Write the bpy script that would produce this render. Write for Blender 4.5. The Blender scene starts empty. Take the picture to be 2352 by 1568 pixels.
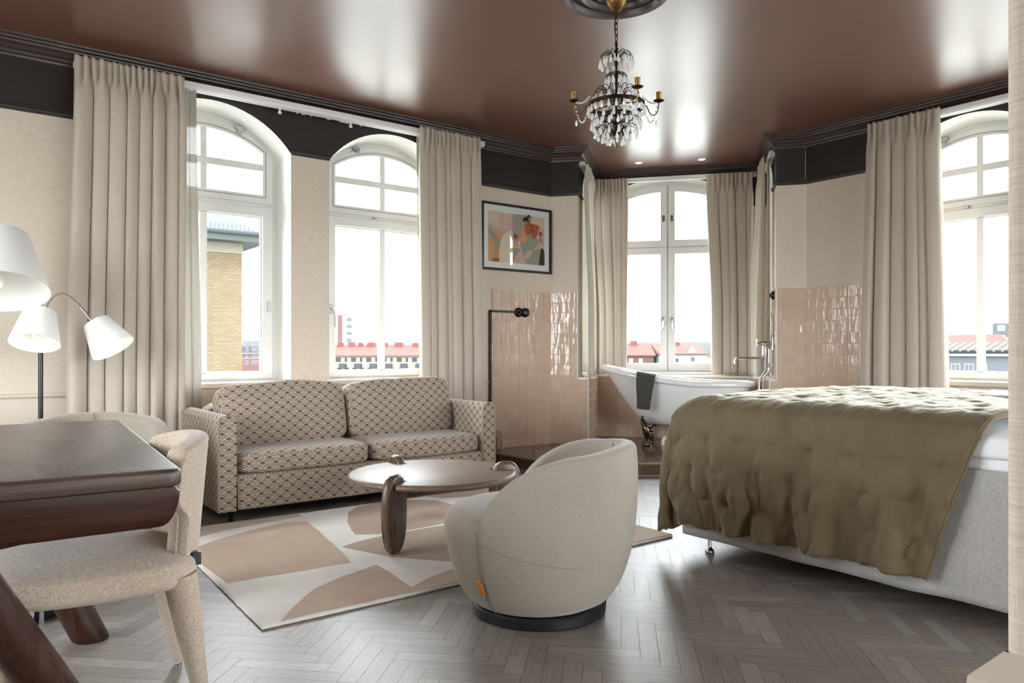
import bpy, bmesh, math, random
from mathutils import Vector, Matrix, noise
from mathutils.geometry import tessellate_polygon
PI = math.pi
SC = bpy.context.scene
COL = SC.collection
rnd = random.Random(7)

# ---------------------------------------------------------------- node helpers
class NT:
    def __init__(self, mat):
        self.t = mat.node_tree; self.n = self.t.nodes; self.l = self.t.links
    def new(self, typ, **kw):
        nd = self.n.new(typ)
        for k, v in kw.items(): setattr(nd, k, v)
        return nd
    def link(self, a, b): self.l.new(a, b)
    def val(self, sock, v):
        if isinstance(v, (int, float)): sock.default_value = v
        elif isinstance(v, (tuple, list)): sock.default_value = tuple(v) if len(v) == len(sock.default_value) else tuple(v) + (1.0,)
        else: self.l.new(v, sock)
    def m(self, op, a, b=0.0, c=0.0):
        nd = self.n.new('ShaderNodeMath'); nd.operation = op
        self.val(nd.inputs[0], a); self.val(nd.inputs[1], b)
        if op in ('MULTIPLY_ADD', 'SMOOTH_MIN', 'SMOOTH_MAX', 'COMPARE'): self.val(nd.inputs[2], c)
        return nd.outputs[0]
    def mix(self, f, a, b, blend='MIX'):
        nd = self.n.new('ShaderNodeMix'); nd.data_type = 'RGBA'; nd.blend_type = blend
        self.val(nd.inputs[0], f); self.val(nd.inputs[6], a); self.val(nd.inputs[7], b)
        return nd.outputs[2]
    def ramp(self, f, stops):
        nd = self.n.new('ShaderNodeValToRGB'); e = nd.color_ramp.elements
        while len(e) < len(stops): e.new(0.5)
        for el, (p, c) in zip(e, stops):
            el.position = p; el.color = tuple(c) + (1.0,) if len(c) == 3 else c
        self.val(nd.inputs[0], f); return nd.outputs[0]
    def noise(self, vec, scale, detail=3, rough=0.5, dist=0.0):
        nd = self.n.new('ShaderNodeTexNoise'); nd.inputs['Scale'].default_value = scale
        nd.inputs['Detail'].default_value = detail; nd.inputs['Roughness'].default_value = rough
        nd.inputs['Distortion'].default_value = dist
        if vec is not None: self.l.new(vec, nd.inputs['Vector'])
        return nd.outputs['Fac']
    def coord(self, which='Object'):
        return self.n.new('ShaderNodeTexCoord').outputs[which]
    def mapping(self, vec, scale=(1, 1, 1), rot=(0, 0, 0), loc=(0, 0, 0)):
        nd = self.n.new('ShaderNodeMapping'); self.l.new(vec, nd.inputs[0])
        nd.inputs['Scale'].default_value = scale; nd.inputs['Rotation'].default_value = rot; nd.inputs['Location'].default_value = loc
        return nd.outputs[0]
    def bump(self, h, strength=0.2, dist=0.01):
        nd = self.n.new('ShaderNodeBump'); nd.inputs['Strength'].default_value = strength
        nd.inputs['Distance'].default_value = dist; self.l.new(h, nd.inputs['Height']); return nd.outputs[0]

def material(name, color=(0.5, 0.5, 0.5), rough=0.5, metal=0.0, spec=0.5, **kw):
    m = bpy.data.materials.new(name); m.use_nodes = True
    b = m.node_tree.nodes['Principled BSDF']
    b.inputs['Base Color'].default_value = tuple(color) + (1,)
    b.inputs['Roughness'].default_value = rough; b.inputs['Metallic'].default_value = metal
    b.inputs['Specular IOR Level'].default_value = spec
    for k, v in kw.items(): b.inputs[k.replace('_', ' ')].default_value = v
    return m, NT(m), b

def srgb(r, g, b):
    f = lambda v: (v/255/12.92) if v/255 <= 0.04045 else ((v/255+0.055)/1.055)**2.4
    return (f(r), f(g), f(b))

# ---------------------------------------------------------------- materials
M = {}
def simple(key, color, rough=0.5, metal=0.0, spec=0.5, **kw):
    M[key] = material(key, color, rough, metal, spec, **kw)[0]; return M[key]

def fabric(key, c1, c2, scale=260, bump=0.25, rough=0.95, sheen=0.0, stretch=(1, 1, 1), big=0.15, transl=0.0, iso=False):
    m, t, b = material(key, c1, rough, 0, 0.25)
    co = t.coord('Object')
    q_ = 0.9 if iso else 0.14
    n1 = t.noise(t.mapping(co, (1.0, 1.0, q_)), scale, 2)
    n2 = t.noise(t.mapping(co, (q_, q_, 1.0), loc=(3, 1, 2)), scale, 2)
    w = t.m('ADD', t.m('MULTIPLY', n1, 0.5), t.m('MULTIPLY', n2, 0.5))
    nb = t.noise(co, 9, 3)
    f = t.ramp(w, [(0.36, (0, 0, 0)), (0.64, (1, 1, 1))])
    colr = t.mix(f, c1, c2)
    colr = t.mix(t.m('MULTIPLY', nb, big), colr, tuple(x*0.55 for x in c1))
    t.link(colr, b.inputs['Base Color'])
    t.link(t.bump(w, bump, 0.004), b.inputs['Normal'])
    if sheen:
        b.inputs['Sheen Weight'].default_value = sheen; b.inputs['Sheen Roughness'].default_value = 0.5
    if transl:
        tr = t.new('ShaderNodeBsdfTranslucent'); t.link(colr, tr.inputs['Color'])
        mx = t.new('ShaderNodeMixShader'); mx.inputs[0].default_value = transl
        out = t.n['Material Output']
        t.link(b.outputs[0], mx.inputs[1]); t.link(tr.outputs[0], mx.inputs[2]); t.link(mx.outputs[0], out.inputs[0])
    M[key] = m; return m

WALLC = srgb(216, 202, 186)
def wall_mat():
    m, t, b = material('wallpaper_weave', WALLC, 0.85, 0, 0.3)
    geo = t.new('ShaderNodeNewGeometry'); pos = geo.outputs['Position']
    sep = t.new('ShaderNodeSeparateXYZ'); t.link(pos, sep.inputs[0])
    n1 = t.noise(t.mapping(pos, (6, 6, 160)), 3, 4, 0.65)
    n2 = t.noise(t.mapping(pos, (170, 170, 14)), 2, 3, 0.6)
    w = t.m('ADD', t.m('MULTIPLY', n1, 0.65), t.m('MULTIPLY', n2, 0.35))
    f = t.ramp(w, [(0.38, (0, 0, 0)), (0.62, (1, 1, 1))])
    paper = t.mix(f, tuple(x*0.80 for x in WALLC), tuple(min(1, x*1.06) for x in WALLC))
    paint = tuple(x*0.92 for x in WALLC)
    low = t.m('LESS_THAN', sep.outputs[2], 0.755)
    c = t.mix(low, paper, paint)
    hi = t.m('GREATER_THAN', sep.outputs[2], 2.60)
    c = t.mix(hi, c, srgb(46, 38, 36))
    t.link(c, b.inputs['Base Color'])
    t.link(t.m('SUBTRACT', 0.85, t.m('MULTIPLY', hi, 0.3)), b.inputs['Roughness'])
    t.link(t.bump(w, 0.12, 0.002), b.inputs['Normal'])
    M['wall'] = m
wall_mat()

def ceiling_mat():
    m, t, b = material('brown_gloss_ceiling', srgb(106, 72, 60), 0.25, 0, 1.0)
    co = t.coord('Object')
    n = t.noise(co, 260, 2)
    n2 = t.noise(co, 2.2, 3)
    t.link(t.bump(n, 0.04, 0.0006), b.inputs['Normal'])
    t.link(t.m('MULTIPLY_ADD', t.noise(co, 1.4, 4), 0.10, 0.26), b.inputs['Roughness'])
    M['ceiling'] = m
ceiling_mat()
simple('brown_trim', srgb(62, 50, 47), 0.30, 0, 0.5)
simple('dark_trim', srgb(44, 37, 36), 0.5)
simple('beige_trim', tuple(x*0.9 for x in WALLC), 0.55)
simple('white_paint', srgb(222, 222, 219), 0.4)
simple('mat_white', srgb(246, 245, 242), 0.8)
simple('plaster_white', srgb(228, 228, 223), 0.7)
simple('gasket', srgb(96, 96, 98), 0.6)

def plank_mat():
    m, t, b = material('oak_planks', (0.4, 0.38, 0.36), 0.4, 0, 0.5)
    at = t.new('ShaderNodeVertexColor', layer_name='rnd')
    sep = t.new('ShaderNodeSeparateColor'); t.link(at.outputs[0], sep.inputs[0])
    uv = t.coord('UV')
    off = t.new('ShaderNodeVectorMath', operation='ADD'); t.link(t.mapping(uv, (1, 1, 1)), off.inputs[0]); t.link(at.outputs[0], off.inputs[1])
    sc = t.new('ShaderNodeVectorMath', operation='MULTIPLY'); t.link(at.outputs[0], sc.inputs[0]); sc.inputs[1].default_value = (40, 60, 20)
    o2 = t.new('ShaderNodeVectorMath', operation='ADD'); t.link(uv, o2.inputs[0]); t.link(sc.outputs[0], o2.inputs[1])
    g1 = t.noise(t.mapping(o2.outputs[0], (4, 55, 1)), 3, 5, 0.6, 0.8)
    g2 = t.noise(t.mapping(o2.outputs[0], (14, 260, 1)), 2, 2, 0.6)
    g = t.m('ADD', t.m('MULTIPLY', g1, 0.65), t.m('MULTIPLY', g2, 0.35))
    base = t.ramp(sep.outputs[0], [(0.0, srgb(130, 121, 115)), (0.45, srgb(140, 132, 126)), (0.8, srgb(150, 143, 137)), (1.0, srgb(146, 129, 114))])
    dark = t.mix(1.0, base, (0.70, 0.68, 0.66, 1), 'MULTIPLY')
    f = t.ramp(g, [(0.40, (0, 0, 0)), (0.60, (1, 1, 1))])
    t.link(t.mix(f, dark, base), b.inputs['Base Color'])
    t.link(t.m('MULTIPLY_ADD', g, 0.16, 0.32), b.inputs['Roughness'])
    b.inputs['Specular IOR Level'].default_value = 0.45
    t.link(t.bump(g, 0.10, 0.002), b.inputs['Normal'])
    M['plank'] = m
plank_mat()
simple('floor_gap', srgb(52, 46, 42), 0.8)

def tile_mat(key, c1, c2, rough, wav):
    m, t, b = material(key, c1, rough, 0, 0.5)
    at = t.new('ShaderNodeVertexColor', layer_name='rnd')
    sep = t.new('ShaderNodeSeparateColor'); t.link(at.outputs[0], sep.inputs[0])
    co = t.coord('Object')
    n = t.noise(co, 14, 3)
    f = t.m('ADD', t.m('MULTIPLY', sep.outputs[0], 0.7), t.m('MULTIPLY', n, 0.3))
    t.link(t.mix(f, c1, c2), b.inputs['Base Color'])
    t.link(t.bump(t.noise(t.mapping(co, (16, 16, 4)), 1.0, 2), wav, 0.02), b.inputs['Normal'])
    M[key] = m
tile_mat('pink_tile', srgb(196, 170, 148), srgb(208, 184, 163), 0.09, 0.30)
tile_mat('brown_tile', srgb(104, 78, 64), srgb(120, 92, 76), 0.16, 0.08)
simple('grout', srgb(205, 196, 184), 0.85)
simple('brown_grout', srgb(170, 150, 132), 0.85)

def glass_mat(key, tint=(1, 1, 1), fres=1.5, rough=0.0):
    m = bpy.data.materials.new(key); m.use_nodes = True; t = NT(m)
    t.n.remove(t.n['Principled BSDF'])
    tr = t.new('ShaderNodeBsdfTransparent'); tr.inputs[0].default_value = tuple(tint) + (1,)
    gl = t.new('ShaderNodeBsdfGlossy'); gl.inputs['Roughness'].default_value = rough
    fr = t.new('ShaderNodeFresnel'); fr.inputs[0].default_value = fres
    mx = t.new('ShaderNodeMixShader')
    t.link(fr.outputs[0], mx.inputs[0]); t.link(tr.outputs[0], mx.inputs[1]); t.link(gl.outputs[0], mx.inputs[2])
    t.link(mx.outputs[0], t.n['Material Output'].inputs[0])
    M[key] = m
glass_mat('pane_glass', (0.97, 0.98, 0.98), 1.08)
glass_mat('picture_glass', (1, 1, 1), 1.3)
glass_mat('crystal', (0.92, 0.93, 0.95), 2.2, 0.05)

fabric('curtain_cloth', srgb(186, 174, 160), srgb(204, 193, 178), 420, 0.08, 0.8, 0.15, big=0.04, transl=0.10)
fabric('curtain_lining', srgb(205, 198, 184), srgb(222, 215, 200), 420, 0.08, 0.8, 0.1, big=0.03, transl=0.22)
def sheer_mat():
    m, t, b = material('sheer_cloth', srgb(240, 236, 226), 0.9, 0, 0.1)
    tr = t.new('ShaderNodeBsdfTransparent'); tl = t.new('ShaderNodeBsdfTranslucent'); tl.inputs[0].default_value = srgb(120, 117, 110) + (1,)
    a = t.new('ShaderNodeMixShader'); a.inputs[0].default_value = 0.5
    c = t.new('ShaderNodeMixShader'); c.inputs[0].default_value = 0.15
    t.link(b.outputs[0], a.inputs[1]); t.link(tl.outputs[0], a.inputs[2]); t.link(a.outputs[0], c.inputs[1]); t.link(tr.outputs[0], c.inputs[2])
    t.link(c.outputs[0], t.n['Material Output'].inputs[0]); M['sheer'] = m
sheer_mat()
fabric('swivel_fabric', srgb(124, 114, 101), srgb(166, 156, 142), 700, 0.30, 0.95, 0.3, iso=True)
fabric('dining_fabric', srgb(152, 132, 114), srgb(200, 185, 168), 760, 0.40, 0.95, 0.25)
fabric('valance_cloth', srgb(158, 155, 152), srgb(192, 189, 186), 430, 0.25, 0.95, 0.1)
fabric('white_linen', srgb(236, 237, 240), srgb(246, 246, 248), 300, 0.05, 0.85, 0.1, big=0.02)
fabric('towel_cloth', srgb(58, 58, 57), srgb(82, 82, 80), 500, 0.6, 1.0, 0.3)
fabric('shade_linen', srgb(238, 238, 236), srgb(246, 246, 244), 300, 0.05, 0.85, big=0.02, transl=0.35)

def velvet_mat():
    m, t, b = material('olive_velvet', srgb(112, 97, 68), 0.75, 0, 0.2)
    co = t.coord('Object')
    n = t.noise(t.mapping(co, (9, 9, 4)), 1.0, 4, 0.6); n2 = t.noise(co, 500, 2)
    c = t.mix(n, srgb(86, 74, 53), srgb(116, 102, 78))
    t.link(c, b.inputs['Base Color'])
    b.inputs['Sheen Weight'].default_value = 0.95; b.inputs['Sheen Roughness'].default_value = 0.28
    b.inputs['Sheen Tint'].default_value = srgb(236, 232, 214) + (1,)
    v1 = t.noise(t.mapping(co, (16, 16, 7)), 1.0, 3, 0.6, 1.2); v2 = t.noise(t.mapping(co, (34, 34, 15), rot=(0.5, 0, 0)), 1.0, 2, 0.6, 0.8)
    r1 = t.m('ABSOLUTE', t.m('SUBTRACT', v1, 0.5)); r2 = t.m('ABSOLUTE', t.m('SUBTRACT', v2, 0.5))
    hh = t.m('ADD', t.m('MULTIPLY', r1, 1.0), t.m('MULTIPLY', r2, 0.15))
    t.link(t.bump(t.m('ADD', hh, t.m('MULTIPLY', n2, 0.05)), 0.30, 0.03), b.inputs['Normal']); M['velvet'] = m
velvet_mat()
simple('velvet_edge', srgb(98, 80, 50), 0.8, 0, 0.2, Sheen_Weight=0.5)

def sofa_mat():
    m, t, b = material('hexagon_weave', (0.3, 0.25, 0.2), 0.9, 0, 0.2)
    uv = t.coord('UV'); sp = t.new('ShaderNodeSeparateXYZ'); t.link(uv, sp.inputs[0])
    x, y = sp.outputs[0], sp.outputs[1]
    W, Hh = 0.040, 0.032
    def cell(ox, oy):
        ax = t.m('ABSOLUTE', t.m('SUBTRACT', t.m('FLOORED_MODULO', t.m('ADD', x, W+ox), 2*W), W))
        ay = t.m('ABSOLUTE', t.m('SUBTRACT', t.m('FLOORED_MODULO', t.m('ADD', y, Hh+oy), 2*Hh), Hh))
        q = t.m('MULTIPLY_ADD', ax, 0.577, ay)
        return ax, ay, q
    w = 0.0021
    out = None
    for ox, oy in ((0, 0), (W, Hh)):
        ax, ay, q = cell(ox, oy)
        dia = t.m('LESS_THAN', t.m('ABSOLUTE', t.m('SUBTRACT', q, 0.0150)), w*1.1)
        ver = t.m('MULTIPLY', t.m('LESS_THAN', ax, w), t.m('GREATER_THAN', q, 0.0150))
        hexv = t.m('MAXIMUM', t.m('SUBTRACT', q, 0.0278), t.m('SUBTRACT', ax, 0.0310))
        mid = t.m('MULTIPLY', t.m('LESS_THAN', t.m('ABSOLUTE', hexv), w*0.9), t.m('GREATER_THAN', ax, 0.0085))
        for e in (dia, ver, mid): out = e if out is None else t.m('MAXIMUM', out, e)
    n = t.noise(t.coord('Object'), 420, 2); n2 = t.noise(t.coord('Object'), 7, 3)
    cream = t.mix(n, srgb(186, 172, 152), srgb(214, 202, 184)); brown = t.mix(n, srgb(82, 66, 54), srgb(112, 94, 80))
    c = t.mix(out, brown, cream)
    t.link(c, b.inputs['Base Color'])
    b.inputs['Sheen Weight'].default_value = 0.15; b.inputs['Sheen Roughness'].default_value = 0.4
    t.link(t.bump(t.m('ADD', out, t.m('MULTIPLY', n, 0.5)), 0.25, 0.002), b.inputs['Normal'])
    M['sofa'] = m
sofa_mat()

def wood_mat(key, cols, rough, scale=(1.5, 22, 22), axis='Object', spec=0.5, grain=0.5):
    m, t, b = material(key, cols[0], rough, 0, spec)
    co = t.coord(axis)
    g1 = t.noise(t.mapping(co, scale), 2.2, 5, 0.6, 1.2)
    g2 = t.noise(t.mapping(co, (scale[0]*3, scale[1]*6, scale[2]*6)), 2.5, 2)
    g = t.m('ADD', t.m('MULTIPLY', g1, 0.7), t.m('MULTIPLY', g2, 0.3))
    t.link(t.ramp(g, [(0.33, cols[0]), (0.5, cols[1]), (0.68, cols[2])]), b.inputs['Base Color'])
    t.link(t.m('MULTIPLY_ADD', g, 0.15, rough-0.07), b.inputs['Roughness'])
    t.link(t.bump(g, 0.08, 0.002), b.inputs['Normal']); M[key] = m
    return m, t, b
wood_mat('table_walnut', [srgb(84, 68, 54), srgb(112, 92, 75), srgb(132, 112, 94)], 0.46)
wood_mat('leg_walnut', [srgb(62, 46, 35), srgb(92, 72, 56), srgb(118, 96, 78)], 0.28, (22, 22, 1.5))
wood_mat('dark_mango', [srgb(34, 19, 14), srgb(54, 31, 22), srgb(70, 43, 31)], 0.40, spec=0.14)
wood_mat('mango_leg', [srgb(34, 19, 14), srgb(54, 31, 22), srgb(70, 43, 31)], 0.40, (20, 20, 2.0), spec=0.2)
def top_wood():
    m, t, b = wood_mat('dining_top', [srgb(52, 38, 30), srgb(72, 55, 45), srgb(92, 73, 61)], 0.42, spec=0.5)
    co = t.coord('Object')
    dust = t.noise(co, 240, 4, 0.7); patch = t.noise(t.mapping(co, (5, 1.2, 1)), 1.6, 2)
    sp = t.m('MULTIPLY', t.m('GREATER_THAN', dust, 0.59), t.m('GREATER_THAN', patch, 0.49))
    src = b.inputs['Base Color'].links[0].from_socket
    nz = t.new('ShaderNodeSeparateXYZ'); t.link(t.new('ShaderNodeNewGeometry').outputs['True Normal'], nz.inputs[0]); sp = t.m('MULTIPLY', sp, t.m('GREATER_THAN', nz.outputs[2], 0.97))
    t.link(t.mix(t.m('MULTIPLY', sp, 0.55), src, srgb(196, 190, 184)), b.inputs['Base Color'])
top_wood()

simple('black_lacquer', srgb(12, 12, 13), 0.25)
simple('black_plastic', srgb(22, 22, 24), 0.35)
simple('black_felt', srgb(14, 14, 15), 0.9)
simple('chrome', srgb(225, 226, 230), 0.08, 1.0)
simple('steel', srgb(170, 172, 176), 0.25, 1.0)
simple('gunmetal', srgb(120, 112, 102), 0.16, 1.0)
simple('handle_grey', srgb(190, 192, 194), 0.35)
simple('brass', srgb(128, 98, 58), 0.38, 1.0)
simple('dark_bronze', srgb(52, 40, 30), 0.4, 0.8)
simple('acrylic', srgb(240, 241, 243), 0.12, 0, 0.5)
simple('white_plastic', srgb(236, 236, 236), 0.4)
simple('orange_leather', srgb(196, 120, 40), 0.6)
simple('leather_dark', srgb(40, 34, 32), 0.6)
simple('seam_thread', srgb(104, 95, 84), 0.9)
simple('label_white', srgb(235, 235, 235), 0.7)
simple('bulb_glass', srgb(245, 240, 228), 0.2)
simple('marble', srgb(236, 228, 218), 0.25)
simple('beige_pipe', srgb(190, 172, 152), 0.5)
def rugm(key, c1, c2):
    m, t, b = material(key, c1, 1.0, 0, 0.05)
    co = t.coord('Object'); n = t.noise(co, 320, 3, 0.7); n2 = t.noise(co, 6, 3, 0.6)
    f = t.m('ADD', t.m('MULTIPLY', n, 0.55), t.m('MULTIPLY', n2, 0.45))
    t.link(t.mix(t.ramp(f, [(0.3, (0, 0, 0)), (0.7, (1, 1, 1))]), c1, c2), b.inputs['Base Color'])
    t.link(t.bump(t.m('ADD', n, n2), 0.6, 0.006), b.inputs['Normal'])
    b.inputs['Sheen Weight'].default_value = 0.2; M[key] = m
rugm('rug_cream', srgb(214, 208, 198), srgb(238, 234, 226))
rugm('rug_tan', srgb(172, 148, 126), srgb(204, 180, 157))
rugm('rug_rose', srgb(158, 134, 116), srgb(186, 162, 142))
rugm('rug_sand', srgb(178, 158, 138), srgb(205, 188, 168))

# ---------------------------------------------------------------- mesh helpers
def boxuv(bm):
    uvl = bm.loops.layers.uv.verify()
    bm.normal_update()
    for f in bm.faces:
        n = f.normal; ax = max(range(3), key=lambda i: abs(n[i]))
        for lp in f.loops:
            c = lp.vert.co
            lp[uvl].uv = (c.y, c.z) if ax == 0 else ((c.x, c.z) if ax == 1 else (c.x, c.y))

def obj(name, bm, mat, parent=None, smooth=True, bevel=0.0, sub=0, uv=False, loc=None, rotz=0.0, solid=0.0, angle=40, mats=None, soff=-1, even=False):
    bmesh.ops.recalc_face_normals(bm, faces=bm.faces[:])
    if uv: boxuv(bm)
    me = bpy.data.meshes.new(name); bm.to_mesh(me); bm.free()
    for mm in (mats or [mat]): me.materials.append(M[mm] if isinstance(mm, str) else mm)
    o = bpy.data.objects.new(name, me); COL.objects.link(o)
    if parent is not None: o.parent = parent
    if loc: o.location = loc
    o.rotation_euler = (0, 0, rotz)
    if solid:
        md = o.modifiers.new('s', 'SOLIDIFY'); md.thickness = solid; md.offset = soff; md.use_even_offset = even
    if bevel:
        md = o.modifiers.new('b', 'BEVEL'); md.width = bevel; md.segments = 3; md.limit_method = 'ANGLE'; md.angle_limit = math.radians(35)
    if sub:
        md = o.modifiers.new('u', 'SUBSURF'); md.levels = sub; md.render_levels = sub
    if smooth:
        for p in me.polygons: p.use_smooth = True
        if not sub and not getattr(me, 'noang', False):
            try: me.set_sharp_from_angle(angle=math.radians(angle))
            except Exception: pass
    return o

def thing(name, label, cat, loc=(0, 0, 0), rotz=0.0, group=None):
    o = bpy.data.objects.new(name, None); COL.objects.link(o)
    o.location = loc; o.rotation_euler = (0, 0, rotz); o.empty_display_size = 0.1
    o['label'] = label; o['category'] = cat
    if group: o['group'] = group
    return o
def tag(o, label, cat, group=None):
    o['label'] = label; o['category'] = cat
    if group: o['group'] = group
    return o
def struct(o, label=None, cat=None):
    o['kind'] = 'structure'
    if label: o['label'] = label
    if cat: o['category'] = cat
    return o

def B(): return bmesh.new()
def box(bm, x0, x1, y0, y1, z0, z1, mat=0, mtx=None):
    v = [bm.verts.new(Vector(p) if mtx is None else mtx @ Vector(p)) for p in
         ((x0, y0, z0), (x1, y0, z0), (x1, y1, z0), (x0, y1, z0), (x0, y0, z1), (x1, y0, z1), (x1, y1, z1), (x0, y1, z1))]
    for f in ((0, 3, 2, 1), (4, 5, 6, 7), (0, 1, 5, 4), (1, 2, 6, 5), (2, 3, 7, 6), (3, 0, 4, 7)):
        fc = bm.faces.new([v[i] for i in f]); fc.material_index = mat
    return v
def prism(bm, pts, z0, z1, mat=0, mtx=None):
    """extrude a 2D polygon (x,y) from z0 to z1"""
    f = (lambda p: Vector(p)) if mtx is None else (lambda p: mtx @ Vector(p))
    a = [bm.verts.new(f((p[0], p[1], z0))) for p in pts]; b = [bm.verts.new(f((p[0], p[1], z1))) for p in pts]
    n = len(pts)
    bm.faces.new(a[::-1]).material_index = mat; bm.faces.new(b).material_index = mat
    for i in range(n): bm.faces.new((a[i], a[(i+1) % n], b[(i+1) % n], b[i])).material_index = mat
def tube(bm, pts, r, seg=8, cap=True, closed=False):
    pts = [Vector(p) for p in pts]; n = len(pts)
    rr = r if isinstance(r, (list, tuple)) else [r]*n
    rings = []; ref = None
    for i, p in enumerate(pts):
        if closed: d = pts[(i+1) % n]-pts[i-1]
        else: d = pts[min(i+1, n-1)]-pts[max(i-1, 0)]
        d.normalize()
        if ref is None: ref = Vector((0, 0, 1)) if abs(d.z) < 0.9 else Vector((1, 0, 0))
        a = (ref - d*ref.dot(d)).normalized(); ref = a; b = d.cross(a)
        rings.append([bm.verts.new(p+(a*math.cos(2*PI*k/seg)+b*math.sin(2*PI*k/seg))*rr[i]) for k in range(seg)])
    m = n if closed else n-1
    for i in range(m):
        A, Bq = rings[i], rings[(i+1) % n]
        for k in range(seg): bm.faces.new((A[k], A[(k+1) % seg], Bq[(k+1) % seg], Bq[k]))
    if cap and not closed: bm.faces.new(rings[0][::-1]); bm.faces.new(rings[-1])
def lathe(bm, prof, seg=24, mtx=None, a0=0.0, sx=1.0, sy=1.0):
    """prof: list of (r,z)"""
    f = (lambda p: Vector(p)) if mtx is None else (lambda p: mtx @ Vector(p))
    rings = []
    for r, z in prof:
        if r < 1e-6: rings.append([bm.verts.new(f((0, 0, z)))])
        else: rings.append([bm.verts.new(f((sx*r*math.cos(a0+2*PI*k/seg), sy*r*math.sin(a0+2*PI*k/seg), z))) for k in range(seg)])
    for A, Bq in zip(rings, rings[1:]):
        if len(A) == 1 and len(Bq) == 1: continue
        for k in range(seg):
            j = (k+1) % seg
            if len(A) == 1: bm.faces.new((A[0], Bq[j], Bq[k]))
            elif len(Bq) == 1: bm.faces.new((A[k], A[j], Bq[0]))
            else: bm.faces.new((A[k], A[j], Bq[j], Bq[k]))
    if len(rings[0]) > 1: bm.faces.new(rings[0][::-1])
    if len(rings[-1]) > 1: bm.faces.new(rings[-1])
def grid(bm, nu, nv, fn, closeu=False):
    g = [[bm.verts.new(fn(i/(nu if closeu else nu-1), j/(nv-1))) for j in range(nv)] for i in range(nu)]
    for i in range(nu if closeu else nu-1):
        for j in range(nv-1):
            bm.faces.new((g[i][j], g[(i+1) % nu][j], g[(i+1) % nu][j+1], g[i][j+1]))
    return g
def bez(p0, p1, p2, p3, n=12):
    P = [Vector(p) for p in (p0, p1, p2, p3)]
    return [P[0]*(1-t)**3+P[1]*3*t*(1-t)**2+P[2]*3*t*t*(1-t)+P[3]*t**3 for t in (i/n for i in range(n+1))]
def smooth(e0, e1, x):
    t = max(0.0, min(1.0, (x-e0)/(e1-e0))); return t*t*(3-2*t)
def pillow(bm, sx, sy, sz, n=(28, 16, 8), p=5.0, puff=0.0, seed=0, amp=0.0, nz=3.0):
    """rounded superellipsoid-like box centred at origin with half sizes sx,sy,sz, welded"""
    bmesh.ops.create_cube(bm, size=2.0)
    bmesh.ops.subdivide_edges(bm, edges=bm.edges[:], cuts=n[1], use_grid_fill=True)
    for v in bm.verts:
        c = v.co; m = max(abs(c.x), abs(c.y), abs(c.z)); l = (abs(c.x)**p+abs(c.y)**p+abs(c.z)**p)**(1/p)
        c = c*(m/l) if l else c
        e = (1-c.x**2*0.9)*(1-c.y**2*0.9)
        q = Vector((c.x*sx, c.y*sy, c.z*sz*(1+puff*max(0, e))))
        if amp:
            q += c.normalized()*amp*(noise.noise(Vector((q.x*nz+seed*7.3, q.y*nz, q.z*nz+seed)))+0.5*noise.noise(Vector((q.x*nz*2.3+seed, q.y*nz*2.3, q.z*nz*2.3))))
        v.co = q
# ================================================================= ROOM
XL, XR, YL, YB, CZ = -1.6, 6.40, 5.77, -4.2, 3.05
A = Vector((4.88, YL, 0)); Bp = Vector((XR, 3.90, 0))
U = Vector((0.6307, -0.7760, 0)); N = Vector((0.7760, 0.6307, 0)); AB = (Bp-A).length
RZ = math.atan2(U.y, U.x)
S0, S1, DB = 0.274, 2.151, 1.07            # niche opening edges and depth
def bw(s, d, z=0.0): return A+U*s+N*d+Vector((0, 0, z))

def arch(hw, z0, zs, za, n=24):
    """outline of an arched opening, counter-clockwise, same point count for every call"""
    h = za-zs; R = (hw*hw+h*h)/(2*h); cz = za-R; a = math.asin(min(1, hw/R))
    p = [(-hw, z0), (0, z0), (hw, z0), (hw, (z0+zs)/2)]
    for i in range(n+1):
        t = a-2*a*i/n; p.append((R*math.sin(t), cz+R*math.cos(t)))
    p.append((-hw, (z0+zs)/2)); return p
def ring(bm, o, i, y0, y1, mat=0):
    n = len(o)
    def mk(pts, y): return [bm.verts.new((p[0], y, p[1])) for p in pts]
    a, b, c, d = mk(o, y0), mk(i, y0), mk(i, y1), mk(o, y1)
    for k in range(n):
        j = (k+1) % n
        for P, Q in ((a, b), (b, c), (c, d), (d, a)):
            bm.faces.new((P[k], P[j], Q[j], Q[k])).material_index = mat
def shell(bm, o, i, y0, y1):
    n = len(o); a = [bm.verts.new((p[0], y0, p[1])) for p in o]; b = [bm.verts.new((p[0], y1, p[1])) for p in i]
    for k in range(n): bm.faces.new((a[k], a[(k+1) % n], b[(k+1) % n], b[k]))
def face(bm, pts, y, th=0.004):
    a = [bm.verts.new((p[0], y, p[1])) for p in pts]; b = [bm.verts.new((p[0], y+th, p[1])) for p in pts]
    bm.faces.new(a); bm.faces.new(b[::-1]); n = len(pts)
    for i in range(n): bm.faces.new((a[i], a[(i+1) % n], b[(i+1) % n], b[i]))

def wall(name, p0, p1, holes=(), z0=0.0, z1=CZ, mat='wall', label=None):
    """vertical wall from p0 to p1; holes are outlines (u,z) measured from p0"""
    p0 = Vector((p0[0], p0[1], 0)); p1 = Vector((p1[0], p1[1], 0)); L = (p1-p0).length; t = (p1-p0)/L
    loops = [[(0, z0), (L, z0), (L, z1), (0, z1)]]+[list(h)[::-1] for h in holes]
    tri = tessellate_polygon([[Vector((a, b, 0)) for a, b in lp] for lp in loops])
    flat = [q for lp in loops for q in lp]; bm = B()
    vs = [bm.verts.new(p0+t*a+Vector((0, 0, b))) for a, b in flat]
    for f in tri:
        try: bm.faces.new([vs[i] for i in f])
        except ValueError: pass
    o = obj(name, bm, mat, smooth=False); struct(o, label, 'wall'); return o

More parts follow.
